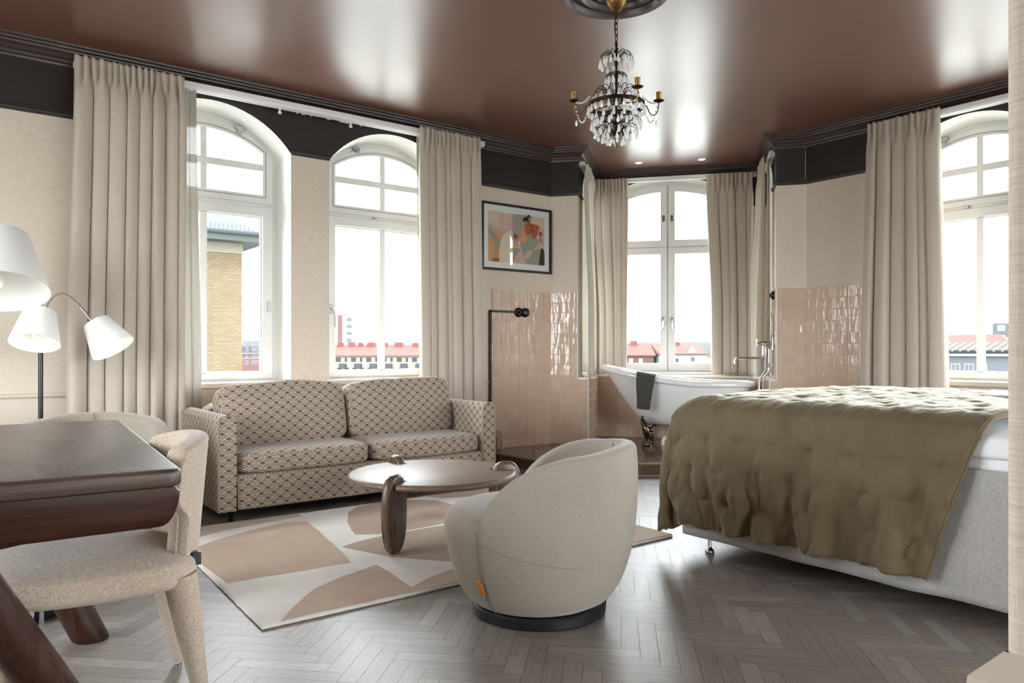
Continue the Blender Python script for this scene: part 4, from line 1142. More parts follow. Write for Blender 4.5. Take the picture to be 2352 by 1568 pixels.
if sum(p.normal.z for p in me.polygons) < 0: me.flip_normals()
bm = B(); tube(bm, hem, 0.0085, 7, closed=True); obj('bound_edge', bm, 'velvet_edge', qs)
# ================================================================= BATHTUB (local x along the niche, y outward)
TS0, TD0 = 1.235, 0.34
tub = thing('bathtub', 'white freestanding slipper bathtub with claw feet in the niche', 'bathtub', bw(TS0, TD0, PZ), RZ)
def rimz(x): 
    t = max(0, min(1, (0.25-x)/1.02)); return 0.610+0.165*t**1.5
def tub_pt(th, v, off=0.0):
    zb = 0.185
    xl = -0.30-0.435*v**0.80; xr = 0.46+0.255*v**0.35; yw = 0.09+0.225*v**0.42
    mid, hx = (xl+xr)/2, (xr-xl)/2
    c, s_ = math.cos(th), math.sin(th); e = 2/2.35
    x = mid+(hx+off)*math.copysign(abs(c)**e, c); y = (yw+off)*math.copysign(abs(s_)**e, s_)
    return Vector((x, y, zb+(rimz(x)-zb)*v))
NT_, = (72,)
bm = B()
rows = []
for v in [0.0, 0.01, 0.03, 0.07, 0.13, 0.22, 0.34, 0.48, 0.62, 0.76, 0.9, 1.0]:
    rows.append([bm.verts.new(tub_pt(2*PI*k/NT_, v)) for k in range(NT_)])
for v in [0.95, 0.8, 0.62, 0.45, 0.30, 0.2]:
    rows.append([bm.verts.new(tub_pt(2*PI*k/NT_, v, -0.024)+Vector((0, 0, 0.02))) for k in range(NT_)])
for a, b in zip(rows, rows[1:]):
    for k in range(NT_): bm.faces.new((a[k], a[(k+1) % NT_], b[(k+1) % NT_], b[k]))
bm.faces.new(rows[0][::-1]); bm.faces.new(rows[-1])
simple('enamel', srgb(236, 236, 234), 0.08, 0, 0.6, Coat_Weight=0.5, Coat_Roughness=0.05)
obj('tub_body', bm, 'enamel', tub, angle=60)
bm = B(); rr = []
for k in range(NT_):
    th = 2*PI*k/NT_; p = tub_pt(th, 1.0); c = Vector((p.x-0.0, p.y, 0)); q = tub_pt(th, 1.0, 0.03); o = (q-p); o.z = 0; o.normalize()
    row = []
    for a, b in ((-0.020, -0.012), (-0.014, 0.016), (0.004, 0.026), (0.026, 0.024), (0.042, 0.010), (0.046, -0.012), (0.040, -0.030), (0.030, -0.034), (0.022, -0.024), (0.0, -0.018)):
        row.append(bm.verts.new(Vector((p.x, p.y, p.z))+o*a+Vector((0, 0, b))))
    rr.append(row)
for i in range(NT_):
    a, b = rr[i], rr[(i+1) % NT_]
    for k in range(10): bm.faces.new((a[k], a[(k+1) % 10], b[(k+1) % 10], b[k]))
obj('rolled_rim', bm, 'enamel', tub, sub=1)
def foot(x, y, sg, nm='claw_foot'):
    """sg: outward sign in y"""
    bm = B(); pts = [(x-0.045, y-sg*0.035, 0.285), (x-0.040, y-sg*0.012, 0.245), (x-0.015, y+sg*0.012, 0.195), (x+0.004, y+sg*0.018, 0.150), (x+0.006, y+sg*0.010, 0.105), (x+0.002, y+sg*0.004, 0.065), (x, y+sg*0.012, 0.040), (x, y+sg*0.02, 0.020)]
    tube(bm, pts, [0.010, 0.022, 0.036, 0.042, 0.027, 0.024, 0.034, 0.036], 14)
    f = obj(nm, bm, 'gunmetal', tub)
    bm = B()
    def ball(c, r, s3=(1, 1, 1)):
        bmesh.ops.create_uvsphere(bm, u_segments=10, v_segments=8, radius=r, matrix=Matrix.Translation(c) @ Matrix.Diagonal((s3[0], s3[1], s3[2], 1)))
    for i in range(5):       # toes and claws
        a = (-0.9+0.45*i); c = Vector((x+0.036*math.sin(a), y+sg*(0.02+0.034*math.cos(a)), 0.020)); ball(c, 0.0165, (0.85, 0.85, 1.15)); ball(c+Vector((0.006*math.sin(a), sg*0.008*math.cos(a), 0.022)), 0.012)
    obj('claw_toe', bm, 'gunmetal', f); bm = B()
    for i in range(4):       # leaf lobes of the knee
        ball(Vector((x+0.052-0.028*i, y+sg*0.028-sg*0.006*i, 0.160+0.036*i)), 0.021-0.002*i, (1.0, 0.8, 1.1))
    for i in range(3): ball(Vector((x+0.030-0.03*i, y+sg*0.044, 0.135)), 0.012, (0.8, 0.7, 1.3))
    obj('knee_leaf', bm, 'gunmetal', f)
foot(0.93-TS0+0.02, -0.315, -1); foot(0.93-TS0+0.02, 0.25, 1); foot(0.42, -0.315, -1); foot(0.42, 0.25, 1)
bm = B(); tube(bm, [(-0.13, -0.24, 0.0), (-0.13, -0.235, 0.045), (-0.118, -0.23, 0.066), (-0.095, -0.225, 0.074), (0.05, -0.2, 0.074), (0.3, -0.12, 0.08)], 0.018, 12); obj('drain_pipe', bm, 'white_plastic', tub)
bm = B(); bmesh.ops.create_uvsphere(bm, u_segments=10, v_segments=8, radius=0.009, matrix=Matrix.Translation((-0.06, -0.13, 0.178))); obj('level_screw', bm, 'steel', tub)
# towel
def towel(u, v):
    xs = 0.858-TS0; w_ = 0.178-0.052*smooth(0.35, 1.0, v); x = xs+w_*u+0.004*math.sin(9*v)
    zr = PZ+rimz(x); yo = -0.315-0.062
    if v < 0.16: k = v/0.16; y, z = -0.262+0.004*u, zr-0.05+0.079*k
    elif v < 0.34: k = (v-0.16)/0.18; y, z = -0.262+(yo+0.262)*k, zr+0.029+0.010*math.sin(PI*k)
    else: k = (v-0.34)/0.66; y, z = yo-0.004-0.006*math.sin(PI*k), zr+0.026-0.345*k-0.012*math.sin(u*PI*0.8)*k+0.02*u*k
    y += -0.006*math.sin(u*PI*2.2+0.6)*smooth(0.3, 0.6, v)
    return Vector((x, y, z))
bm = B(); grid(bm, 26, 50, towel)
tw = obj('towel', bm, 'towel_cloth', solid=0.014, soff=0, sub=1, loc=bw(TS0, TD0), rotz=RZ); tag(tw, 'folded dark grey towel hanging over the bathtub rim', 'towel')
bm = B()
for v_ in (0.83, 0.842): tube(bm, [towel(i/12, v_)+Vector((0, -0.009, 0)) for i in range(13)], 0.0018, 5)
obj('border_stripe', bm, 'velvet_edge', tw)

# ================================================================= BATH TAP on the right niche wall
tap = thing('bath_tap', 'chrome wall bath tap with long spout and cross handle over the bathtub', 'tap', bw(2.05, 0.19, 0), RZ)
bm = B(); tube(bm, [(0.086, 0, 1.118), (-0.02, 0, 1.118)], [0.020, 0.020], 14); tube(bm, [(0.078, 0, 1.118), (0.087, 0, 1.118)], [0.036, 0.036], 18)
tube(bm, [(0.0, 0, 1.118), (0.0, 0, 1.05)], [0.017, 0.015], 12); tube(bm, [(0.055, 0, 1.118), (0.055, 0, 1.06)], [0.019, 0.014], 12)
tube(bm, [(0.0, -0.07, 1.10), (0.0, 0.07, 1.10)], 0.016, 12)
body = obj('tap_body', bm, 'chrome', tap)
bm = B(); tube(bm, [(0, 0, 1.06), (0, 0, 0.995), (-0.008, 0, 0.978), (-0.024, 0, 0.970), (-0.235, 0, 0.968), (-0.252, 0, 0.962), (-0.262, 0, 0.945), (-0.262, 0, 0.915)], 0.0105, 12); obj('spout', bm, 'chrome', tap)
bm = B(); tube(bm, [(-0.02, 0, 1.118), (-0.055, 0, 1.118)], 0.009, 10)
for a in range(4):
    t_ = PI/4+PI/2*a; tube(bm, [(-0.055, 0, 1.118), (-0.055, 0.040*math.cos(t_), 1.118+0.040*math.sin(t_))], [0.006, 0.006], 8)
    bmesh.ops.create_uvsphere(bm, u_segments=8, v_segments=6, radius=0.009, matrix=Matrix.Translation((-0.055, 0.042*math.cos(t_), 1.118+0.042*math.sin(t_))))
obj('cross_handle', bm, 'chrome', tap)
bm = B(); tube(bm, [(0.055, 0, 1.07), (0.055, 0, 0.86), (0.050, -0.01, 0.83), (0.010, -0.03, 0.79), (-0.002, -0.04, 0.76), (-0.002, -0.04, PZ)], 0.0095, 10); tube(bm, [(0.030, 0.03, 1.08), (0.028, 0.03, 0.85), (-0.02, -0.02, 0.78), (-0.040, -0.03, 0.74), (-0.040, -0.03, PZ)], 0.0095, 10)
bm2 = B(); tube(bm2, [(0.055, 0, 0.875), (0.055, 0, 0.845)], 0.018, 12)
obj('supply_pipe', bm, 'chrome', tap); obj('pipe_union', bm2, 'chrome', tap)
bm = B(); tube(bm, [(0.075, 0, 1.14), (0.080, -0.02, 1.30), (0.070, -0.06, 1.40), (0.080, -0.10, 1.30), (0.080, -0.1, 1.05)], 0.006, 8); obj('shower_hose', bm, 'chrome', tap)

# switch on the right niche wall
sw = thing('wall_switch', 'small round black switch on the tiles above the bath tap', 'switch', bw(S1, 0.085, 1.566), RZ)
bm = B(); lathe(bm, [(0.0, 0.0), (0.040, 0.0), (0.040, 0.018), (0.034, 0.026), (0.0, 0.026)], 24, Matrix.Translation((-0.012, 0, 0)) @ Matrix.Rotation(-PI/2, 4, 'Y')); obj('cover', bm, 'black_plastic', sw)
bm = B(); box(bm, -0.052, -0.038, -0.006, 0.006, -0.018, 0.018); obj('toggle', bm, 'black_plastic', sw, bevel=0.003)

# sockets and conduit on the left wall
for i, x in enumerate((4.455, 4.535)):
    s_ = thing('wall_socket', ('left' if i == 0 else 'right')+' round black socket of the pair on the pink tiles below the framed picture', 'socket', (x, YL-0.012, 1.412))
    bm = B(); lathe(bm, [(0.0, 0.0), (0.046, 0.0), (0.047, 0.012), (0.042, 0.028), (0.034, 0.034), (0.030, 0.030), (0.026, 0.022), (0.0, 0.022)], 32, Matrix.Rotation(PI/2, 4, 'X')); obj('cover', bm, 'black_lacquer', s_)
    bm = B()
    if i == 0: box(bm, -0.005, 0.005, -0.044, -0.02, -0.014, 0.014)
    else:
        for dx in (-0.009, 0.009): lathe(bm, [(0.0, 0.0), (0.004, 0.0), (0.004, 0.002), (0, 0.002)], 10, Matrix.Translation((dx, -0.021, 0)) @ Matrix.Rotation(PI/2, 4, 'X'))
    obj('switch_knob' if i == 0 else 'socket_hole', bm, 'black_lacquer' if i == 0 else 'steel', s_)
bm = B()
box(bm, 4.108, 4.128, YL-0.034, YL-0.012, 0.15, 1.425); box(bm, 4.108, 4.42, YL-0.034, YL-0.012, 1.405, 1.425)
tag(obj('cable_conduit', bm, 'black_plastic', bevel=0.002), 'black cable conduit running up and across to the sockets', 'conduit')
# heating pipes
bm = B()
for z, x1, dy in ((0.40-0.11, 4.22, 0.05), (0.345-0.11, 4.19, 0.03)):
    tube(bm, [(4.06, YL-dy-0.012, z), (x1-0.02, YL-dy-0.012, z), (x1, YL-dy-0.012, z-0.012), (x1, YL-dy-0.012, PZ)], 0.009, 10)
tag(obj('heating_pipe', bm, 'beige_pipe'), 'pair of beige painted heating pipes bent down to the brown platform', 'pipe')

# ================================================================= PICTURE
px0, px1, pz0, pz1 = 4.02, 4.872, 1.805, 2.445
pw, ph_ = px1-px0, pz1-pz0
pic_ = thing('framed_picture', 'black framed art print of a seated woman on the left wall above the tiles', 'picture', ((px0+px1)/2, YL-0.001, (pz0+pz1)/2))
bm = B(); ring(bm, [(-pw/2, -ph_/2), (pw/2, -ph_/2), (pw/2, ph_/2), (-pw/2, ph_/2)], [(-pw/2+0.022, -ph_/2+0.022), (pw/2-0.022, -ph_/2+0.022), (pw/2-0.022, ph_/2-0.022), (-pw/2+0.022, ph_/2-0.022)], -0.030, 0.0)
obj('picture_frame', bm, 'black_plastic', pic_, bevel=0.002, angle=30)
iw, ih = pw-0.044, ph_-0.044
bm = B(); box(bm, -iw/2, iw/2, -0.010, -0.002, -ih/2, ih/2); obj('mat_board', bm, 'mat_white', pic_, smooth=False)
# art: flat colour shapes; coordinates are fractions of the print area
art = []
def ac(key, *c): simple('ink_'+key, srgb(*c), 0.8); art.append('ink_'+key); return len(art)-1
a_bg, a_sand, a_cream, a_grey, a_green, a_tan, a_rust, a_skin, a_pink, a_red, a_orange, a_black, a_lil = [ac(*c) for c in (
 ('back', 228, 208, 180), ('sand', 214, 186, 160), ('cream', 240, 222, 200), ('grey', 178, 168, 156), ('green', 168, 166, 146), ('tan', 204, 160, 118), ('rust', 168, 96, 60), ('skin', 188, 112, 74), ('pink', 220, 186, 170), ('red', 190, 74, 72), ('orange', 226, 172, 122), ('black', 46, 44, 44), ('lilac', 222, 190, 176))]
bm = B(); aw, ah = iw-0.12, ih-0.12; lev = [0]
def sh_(pts, m, curve=0):
    if curve:
        P = [Vector(p) for p in pts]; o = []
        for i in range(len(P)):
            p0, p1, p2, p3 = P[i-1], P[i], P[(i+1) % len(P)], P[(i+2) % len(P)]
            for k in range(6):
                t = k/6; o.append(0.5*((2*p1)+(p2-p0)*t+(2*p0-5*p1+4*p2-p3)*t*t+(3*p1-p0-3*p2+p3)*t**3))
        pts = [(min(1, max(0, p.x)), min(1, max(0, p.y))) for p in o]
    lev[0] += 1; y = -0.0105-lev[0]*0.00008
    for f in tessellate_polygon([[Vector((a, b, 0)) for a, b in pts]]):
        try: bm.faces.new([bm.verts.new((-aw/2+aw*pts[i][0], y, -ah/2+ah*pts[i][1])) for i in f]).material_index = m
        except ValueError: pass
def disc(cx, cy, r, m): sh_([(cx+r*math.cos(2*PI*k/20), cy+r*1.35*math.sin(2*PI*k/20)) for k in range(20)], m)
sh_([(0, 0), (1, 0), (1, 1), (0, 1)], a_bg)
sh_([(0.17, 0.70), (0.20, 0.92), (0.24, 0.99), (0.28, 0.9), (0.29, 0.70)], a_lil, 1); sh_([(0.32, 0.72), (0.34, 0.95), (0.39, 1.0), (0.43, 0.92), (0.43, 0.70)], a_lil, 1)
sh_([(0, 0.74), (0.10, 0.70), (0.2, 0.66), (0.38, 0.69), (0.43, 0.66), (0.43, 0.45), (0.0, 0.40)], a_sand, 1)
sh_([(0.42, 1.0), (0.78, 1.0), (0.70, 0.62), (0.56, 0.50), (0.42, 0.30)], a_grey)
sh_([(0.10, 0.66), (0.26, 0.5), (0.22, 0.42), (0.16, 0.44)], a_orange, 1)
sh_([(0, 0.66), (0.06, 0.64), (0.24, 0.32), (0.22, 0.20), (0.10, 0.30), (0, 0.52)], a_green, 1)
sh_([(0.0, 0.5), (0.06, 0.48), (0.12, 0.25), (0.10, 0.02), (0.0, 0.0)], a_orange, 1); sh_([(0.08, 0.06), (0.2, 0.06), (0.2, 0.35), (0.12, 0.3)], a_tan); sh_([(0.06, 0.0), (0.2, 0.0), (0.2, 0.07), (0.08, 0.07)], a_rust)
sh_([(0.20, 0.0), (0.20, 0.34), (0.25, 0.52), (0.33, 0.62), (0.40, 0.66), (0.43, 0.5), (0.44, 0.3), (0.42, 0.0)], a_cream, 1)
sh_([(0.42, 0.02), (0.42, 0.32), (0.56, 0.30)], a_green); sh_([(0.42, 0.0), (0.57, 0.31), (0.68, 0.0)], a_pink)
sh_([(0.42, 0.40), (0.48, 0.44), (0.56, 0.33), (0.44, 0.34)], a_orange)
sh_([(0.57, 0.31), (0.54, 0.5), (0.68, 0.62), (0.78, 0.62), (0.92, 0.5), (0.96, 0.2), (0.90, 0.0), (0.66, 0.0)], a_green)
sh_([(0.54, 0.46), (0.58, 0.72), (0.63, 0.77), (0.67, 0.68), (0.67, 0.46)], a_orange, 1)
sh_([(0.62, 0.79), (0.70, 0.84), (0.79, 0.84), (0.90, 0.82), (0.88, 0.66), (0.84, 0.55), (0.78, 0.52), (0.76, 0.62), (0.66, 0.6)], a_skin)
sh_([(0.61, 0.90), (0.63, 0.84), (0.68, 0.85), (0.72, 0.86), (0.70, 0.92)], a_skin, 1); sh_([(0.68, 0.87), (0.80, 0.82), (0.76, 0.76), (0.68, 0.80)], a_rust)
sh_([(0.60, 0.88), (0.62, 0.94), (0.67, 0.975), (0.70, 0.93), (0.71, 0.88), (0.66, 0.89)], a_black, 1); disc(0.705, 0.985, 0.026, a_black)
sh_([(0.90, 0.82), (0.97, 0.74), (1.0, 0.55), (0.98, 0.38), (0.90, 0.34), (0.68, 0.26), (0.63, 0.12), (0.72, 0.14), (0.78, 0.30), (0.86, 0.42), (0.90, 0.6)], a_pink, 1)
disc(0.47, 0.545, 0.036, a_red); disc(0.77, 0.70, 0.036, a_red); disc(0.925, 0.655, 0.034, a_red); sh_([(0.915, 0.62), (0.93, 0.62), (0.94, 0.48), (0.91, 0.48)], a_rust)
sh_([(0.90, 0.0), (0.93, 0.30), (0.965, 0.36), (1.0, 0.24), (1.0, 0.0)], a_black, 1)
obj('art_print', bm, None, pic_, mats=art, smooth=False)
bm = B(); box(bm, -iw/2, iw/2, -0.017, -0.0155, -ih/2, ih/2); obj('picture_glass', bm, 'picture_glass', pic_, smooth=False)
# ================================================================= CURTAINS
def curtain(label, t0, t1, b0, b1, zt, zb, nf, depth, seed, mat='curtain_cloth', heading=True, group=None, head=0.10, amp0=0.016, name='curtain', wid=None):
    """t0,t1: top ends on the track; b0,b1: bottom ends; folds push out to the LEFT of t0->t1"""
    r = random.Random(seed)
    T0, T1, B0, B1 = [Vector((p[0], p[1], 0)) for p in (t0, t1, b0, b1)]
    def bounds(k, j):
        w_ = [1+r.uniform(-j, j) for _ in range(k)]; s_ = sum(w_); o = [0]
        for x in w_: o.append(o[-1]+x/s_)
        return o
    low = wid if wid else bounds(nf, 0.5); nf = len(low)-1
    amps = [depth*r.uniform(0.5, 1.1) for _ in range(nf)]; skew = [r.uniform(-0.25, 0.25) for _ in range(nf)]
    top = bounds(nf*2, 0.25); tk = [r.uniform(0.6, 1.2) for _ in range(nf*2)]
    def prof(bd, u):
        for i in range(len(bd)-1):
            if u <= bd[i+1] or i == len(bd)-2:
                return i, (u-bd[i])/(bd[i+1]-bd[i])
    d = (T1-T0).normalized(); nrm = Vector((-d.y, d.x, 0)); Lh = (T1-T0).length
    H_ = zt-zb
    def fn(u, v):
        z = zt-H_*v; hd = (zt-z)
        base = (T0.lerp(T1, u)).lerp(B0.lerp(B1, u), smooth(0.02, 0.75, v))
        i, k = prof(low, u); k2 = min(1, max(0, k+skew[i]*math.sin(PI*k)*0.6)); a = abs(math.sin(PI*k2))**0.55
        dl = amps[i]*a*(0.75+0.35*smooth(0.0, 0.8, v))
        # in-plane bulge so the folds overhang their creases
        side = -math.sin(2*PI*k)*0.016*min(1, amps[i]/0.05)
        j, q = prof(top, u); dt = amp0*tk[j]*(abs(math.sin(PI*q))**0.8)*2.0+0.012
        w_ = smooth(head*0.75, head*2.6, hd) if heading else 1.0
        dd = dt*(1-w_)+dl*w_
        pinch = 0
        if heading: dd += 0.010*math.exp(-((hd-head)/0.025)**2)*math.cos(2*PI*q*1.0)*-1
        wav = 0.006*noise.noise(Vector((u*5+seed, z*1.2, 0)))*smooth(0.1, 1, v)
        p = base+nrm*(dd+wav)+d*(side*w_)
        ztop = 0.006*math.sin(q*PI*2+tk[j]*3) if v < 0.02 else 0
        return Vector((p.x, p.y, z+ztop))
    bm = B(); grid(bm, max(60, nf*18), 44, lambda u, v: fn(u, v**1.35))
    o = obj(name, bm, mat, solid=0.002, soff=0, angle=180); tag(o, label, 'curtain', group); return o
yt = YL-0.16
curtain('wide grey beige curtain left of the left window beside the floor lamp', (1.365, yt), (0.69, yt), (1.345, yt-0.02), (0.645, yt-0.02), 2.962, 0.02, 7, 0.115, 11, wid=[0, .07, .20, .31, .43, .55, .70, .84, 1.0])
curtain('grey beige curtain right of the right window beside the framed picture', (3.90, yt), (3.265, yt), (3.90, yt-0.02), (3.265, yt-0.02), 2.962, 0.02, 7, 0.10, 23)
curtain('sheer white curtain strip between the wide left curtain and the left window', (1.465, yt+0.07), (1.36, yt+0.07), (1.50, yt+0.07), (1.36, yt+0.07), 2.910, 0.03, 2, 0.02, 5, 'sheer', heading=False, name='sheer_curtain')
curtain('sheer white curtain strip at the right edge of the right window', (3.40, yt+0.09), (3.295, yt+0.09), (3.40, yt+0.09), (3.325, yt+0.09), 2.910, 0.03, 2, 0.02, 6, 'sheer', heading=False, name='sheer_curtain')
xt = XR-0.14
curtain('grey beige curtain on the right wall behind the bed', (xt, 2.655), (xt, 3.235), (xt-0.02, 2.585), (xt-0.02, 3.27), 2.955, 0.02, 6, 0.11, 37)
def xy(s, d): p = bw(s, d); return (p.x, p.y)
curtain('grey curtain left of the niche window behind the raised end of the bathtub', xy(0.695, 0.95), xy(0.30, 0.95), xy(0.68, 0.95), xy(0.385, 0.95), 2.945, 0.785, 5, 0.075, 41)
curtain('grey curtain right of the niche window behind the bathtub', xy(2.01, 0.95), xy(1.53, 0.95), xy(2.01, 0.95), xy(1.585, 0.95), 2.935, 0.785, 5, 0.08, 43)
curtain('pale curtain at the left side wall of the bathtub niche', xy(0.315, 0.75), xy(0.325, 0.09), xy(0.33, 0.75), xy(0.375, 0.06), 2.915, 0.785, 6, 0.055, 47, 'curtain_lining')
curtain('pale curtain at the right side wall of the niche above the bath tap', xy(2.085, 0.32), xy(2.085, 0.82), xy(2.065, 0.38), xy(2.07, 0.80), 2.945, 0.785, 5, 0.085, 53, 'curtain_lining')
curtain('thin grey curtain edge next to the tiles at the right of the niche', xy(2.112, 0.22), xy(2.112, 0.36), xy(2.122, 0.30), xy(2.122, 0.36), 2.90, 0.80, 2, 0.03, 59, 'curtain_cloth', heading=False)
# tracks
def track(label, p0, p1, z, nlines=2, hang=None, gl=0, depth=0.10, seed=1):
    P0, P1 = Vector((p0[0], p0[1], 0)), Vector((p1[0], p1[1], 0)); d = (P1-P0); L_ = d.length; d /= L_
    t = thing('curtain_track', label, 'curtain track', (P0.x, P0.y, z), math.atan2(d.y, d.x))
    bm = B(); box(bm, 0, L_, -depth/2, depth/2, 0.012, 0.046)
    for i in range(nlines):
        y = -depth/2+depth*(i+0.5)/nlines; box(bm, 0, L_, y-0.016, y-0.005, 0.0, 0.014); box(bm, 0, L_, y+0.005, y+0.016, 0.0, 0.014)
    obj('rail', bm, 'white_plastic', t, bevel=0.002)
    r = random.Random(seed)
    for x in (hang or []):
        bm = B(); box(bm, x-0.008, x+0.008, -0.004, 0.004, -0.045, 0.002); box(bm, x-0.013, x+0.013, -0.006, 0.006, -0.048, -0.030); obj('pull_carrier', bm, 'white_plastic', t, bevel=0.002)
    for x in gl if gl else []:
        bm = B(); tube(bm, [(x+0.006*math.cos(a), 0.0, -0.010+0.010*math.sin(a)) for a in [2*PI*k/10 for k in range(10)]], 0.0022, 5, closed=True); obj('glider', bm, 'white_plastic', t)
    return t
track('white curtain track above the two left windows', (0.70, yt+0.078), (3.98, yt+0.078), 2.915, 2, [1.38, 1.97], [1.52, 1.56, 1.575, 1.63, 1.77, 1.785, 1.875, 1.89, 1.905, 1.92, 1.935, 1.95, 2.06])
track('white curtain track above the window behind the bed', (xt+0.078, 3.24), (xt+0.078, 0.2), 2.905, 2)
track('white curtain track above the niche window', xy(0.36, 1.035), xy(2.05, 1.035), 2.915, 2, depth=0.06)
track('white curtain track on the left side of the niche', xy(0.302, 0.08), xy(0.302, 0.86), 2.90, 2, depth=0.05)
track('white curtain track on the right side of the niche', xy(2.124, 0.86), xy(2.124, 0.10), 2.90, 2, depth=0.05)

# ================================================================= CHANDELIER
ch = thing('chandelier', 'antique brass chandelier with glass drops hanging from the brown ceiling', 'chandelier', (CH.x, CH.y, 0))
bm = B(); lathe(bm, [(0.0, 2.925), (0.010, 2.928), (0.030, 2.94), (0.052, 2.965), (0.062, 2.99), (0.064, 3.005), (0.060, 3.012), (0.055, 3.036), (0.0, 3.038)], 32); obj('ceiling_cup', bm, 'brass', ch)
z = 2.930; i = 0; bm = B()
while z > 2.745:
    pts = []
    for k in range(14):
        a = 2*PI*k/14; x_, zz = 0.0085*math.cos(a), 0.021*math.sin(a); pts.append((x_ if i % 2 else 0, 0 if i % 2 else x_, z-0.018+zz))
    tube(bm, pts, 0.0026, 6, closed=True); z -= 0.0335; i += 1
obj('chain', bm, 'dark_bronze', ch)
bm = B(); tube(bm, [(-0.006, 0, 2.93), (-0.010, 0.004, 2.85), (-0.004, 0.002, 2.77), (0, 0, 2.70)], 0.003, 6); obj('cord', bm, 'brass', ch)
bm = B(); tube(bm, [(0, 0, 2.755), (0, 0, 2.20)], [0.0065]*2, 10); lathe(bm, [(0.0, 2.70), (0.010, 2.69), (0.014, 2.66), (0.010, 2.63), (0.0, 2.62)], 12); obj('stem', bm, 'dark_bronze', ch)
def hoop(nm, r_, z_, h_, mat='dark_bronze'):
    bm = B(); lathe(bm, [(r_-0.002, z_-h_/2), (r_, z_-h_/2), (r_, z_+h_/2), (r_-0.002, z_+h_/2), (r_-0.002, z_-h_/2)], 48)
    for f in [f for f in bm.faces if len(f.verts) > 8]: bm.faces.remove(f)
    return obj(nm, bm, mat, ch)
RR = 0.157
hoop('main_ring', RR, 2.405, 0.024); hoop('lower_ring', 0.105, 2.345, 0.014)
bm = B()
for k in range(4): a = PI/2*k+0.4; tube(bm, [(0, 0, 2.415), (RR*math.cos(a), RR*math.sin(a), 2.405)], 0.0032, 6)
for k in range(4): a = PI/2*k+0.8; tube(bm, [(RR*math.cos(a), RR*math.sin(a), 2.395), (0.105*math.cos(a), 0.105*math.sin(a), 2.345)], 0.0025, 6)
obj('ring_spoke', bm, 'dark_bronze', ch)
bm = B(); lathe(bm, [(0.0, 2.175), (0.006, 2.18), (0.005, 2.20), (0.010, 2.215), (0.016, 2.222), (0.016, 2.232), (0.006, 2.24), (0.0, 2.26)], 12); obj('finial', bm, 'brass', ch)
drops = []
def dropmesh(nm, r_, h_, seg=8):
    bm = B(); lathe(bm, [(0.0, 0.0), (r_*0.42, -h_*0.06), (r_*0.80, -h_*0.34), (r_, -h_*0.62), (r_*0.86, -h_*0.84), (r_*0.42, -h_*0.97), (0.0, -h_)], seg)
    me = bpy.data.meshes.new(nm); bm.to_mesh(me); bm.free(); me.materials.append(M['drop_glass']); return me
def drop_mat():
    m, t, b = material('drop_glass', (0.97, 0.97, 0.98), 0.05, 0, 1.0)
    tr = t.new('ShaderNodeBsdfTransparent'); mx = t.new('ShaderNodeMixShader'); mx.inputs[0].default_value = 0.14
    tl = t.new('ShaderNodeBsdfTranslucent'); tl.inputs[0].default_value = (1, 1, 1, 1); m2 = t.new('ShaderNodeMixShader'); m2.inputs[0].default_value = 0.4
    t.link(b.outputs[0], m2.inputs[1]); t.link(tl.outputs[0], m2.inputs[2]); t.link(m2.outputs[0], mx.inputs[1]); t.link(tr.outputs[0], mx.inputs[2])
    t.link(mx.outputs[0], t.n['Material Output'].inputs[0]); M['drop_glass'] = m
drop_mat()
DM = dropmesh('glass_drop', 0.0095, 0.034); DS = dropmesh('glass_drop_small', 0.008, 0.028)
def bead_me():
    bm = B(); bmesh.ops.create_icosphere(bm, subdivisions=1, radius=0.006); me = bpy.data.meshes.new('glass_bead'); bm.to_mesh(me); bm.free(); me.materials.append(M['drop_glass']); return me
def hang(x, y, z_, small=False):
    drops.append((x, y, z_, small))
def spray(zc, zt_, r_, n_, drop_z, phase=0.0, r0=0.012):
    wires = B()
    for k in range(n_):
        a = 2*PI*k/n_+phase; c, s_ = math.cos(a), math.sin(a)
        pts = bez((r0*c, r0*s_, zc), (r_*0.45*c, r_*0.45*s_, zt_+0.02), (r_*0.95*c, r_*0.95*s_, zt_), (r_*c, r_*s_, drop_z), 9)
        tube(wires, pts, 0.0019, 5); hang(r_*c, r_*s_, drop_z-0.006, r_ < 0.055)
    obj('wire_spray', wires, 'dark_bronze', ch)
spray(2.655, 2.705, 0.092, 14, 2.655); spray(2.66, 2.70, 0.062, 7, 2.672, 0.2)
spray(2.55, 2.585, 0.060, 12, 2.555); spray(2.55, 2.59, 0.038, 6, 2.565, 0.3)
spray(2.42, 2.515, 0.128, 16, 2.455, 0.1, 0.03); spray(2.42, 2.50, 0.095, 8, 2.465, 0.3, 0.03)
spray(2.235, 2.305, 0.118, 14, 2.265, 0.0); spray(2.235, 2.29, 0.080, 10, 2.240, 0.2); spray(2.228, 2.262, 0.045, 8, 2.222, 0.1); spray(2.30, 2.340, 0.138, 18, 2.312, 0.15)
n_ring = 24
for k in range(n_ring): a = 2*PI*k/n_ring; hang(RR*math.cos(a), RR*math.sin(a), 2.388)
for k in range(14): a = 2*PI*(k+0.5)/14; hang(0.128*math.cos(a), 0.128*math.sin(a), 2.352)
for k in range(12): a = 2*PI*k/12; hang(0.105*math.cos(a), 0.105*math.sin(a), 2.334)
drops.sort(key=lambda p: p[0]*0.6057+p[1]*0.7957)
for x, y, z_, sm in drops[:100]:
    o = bpy.data.objects.new('glass_drop', DS if sm else DM); COL.objects.link(o); o.parent = ch; o.location = (x, y, z_); o.rotation_euler.z = rnd.uniform(0, 6)
bm = B()
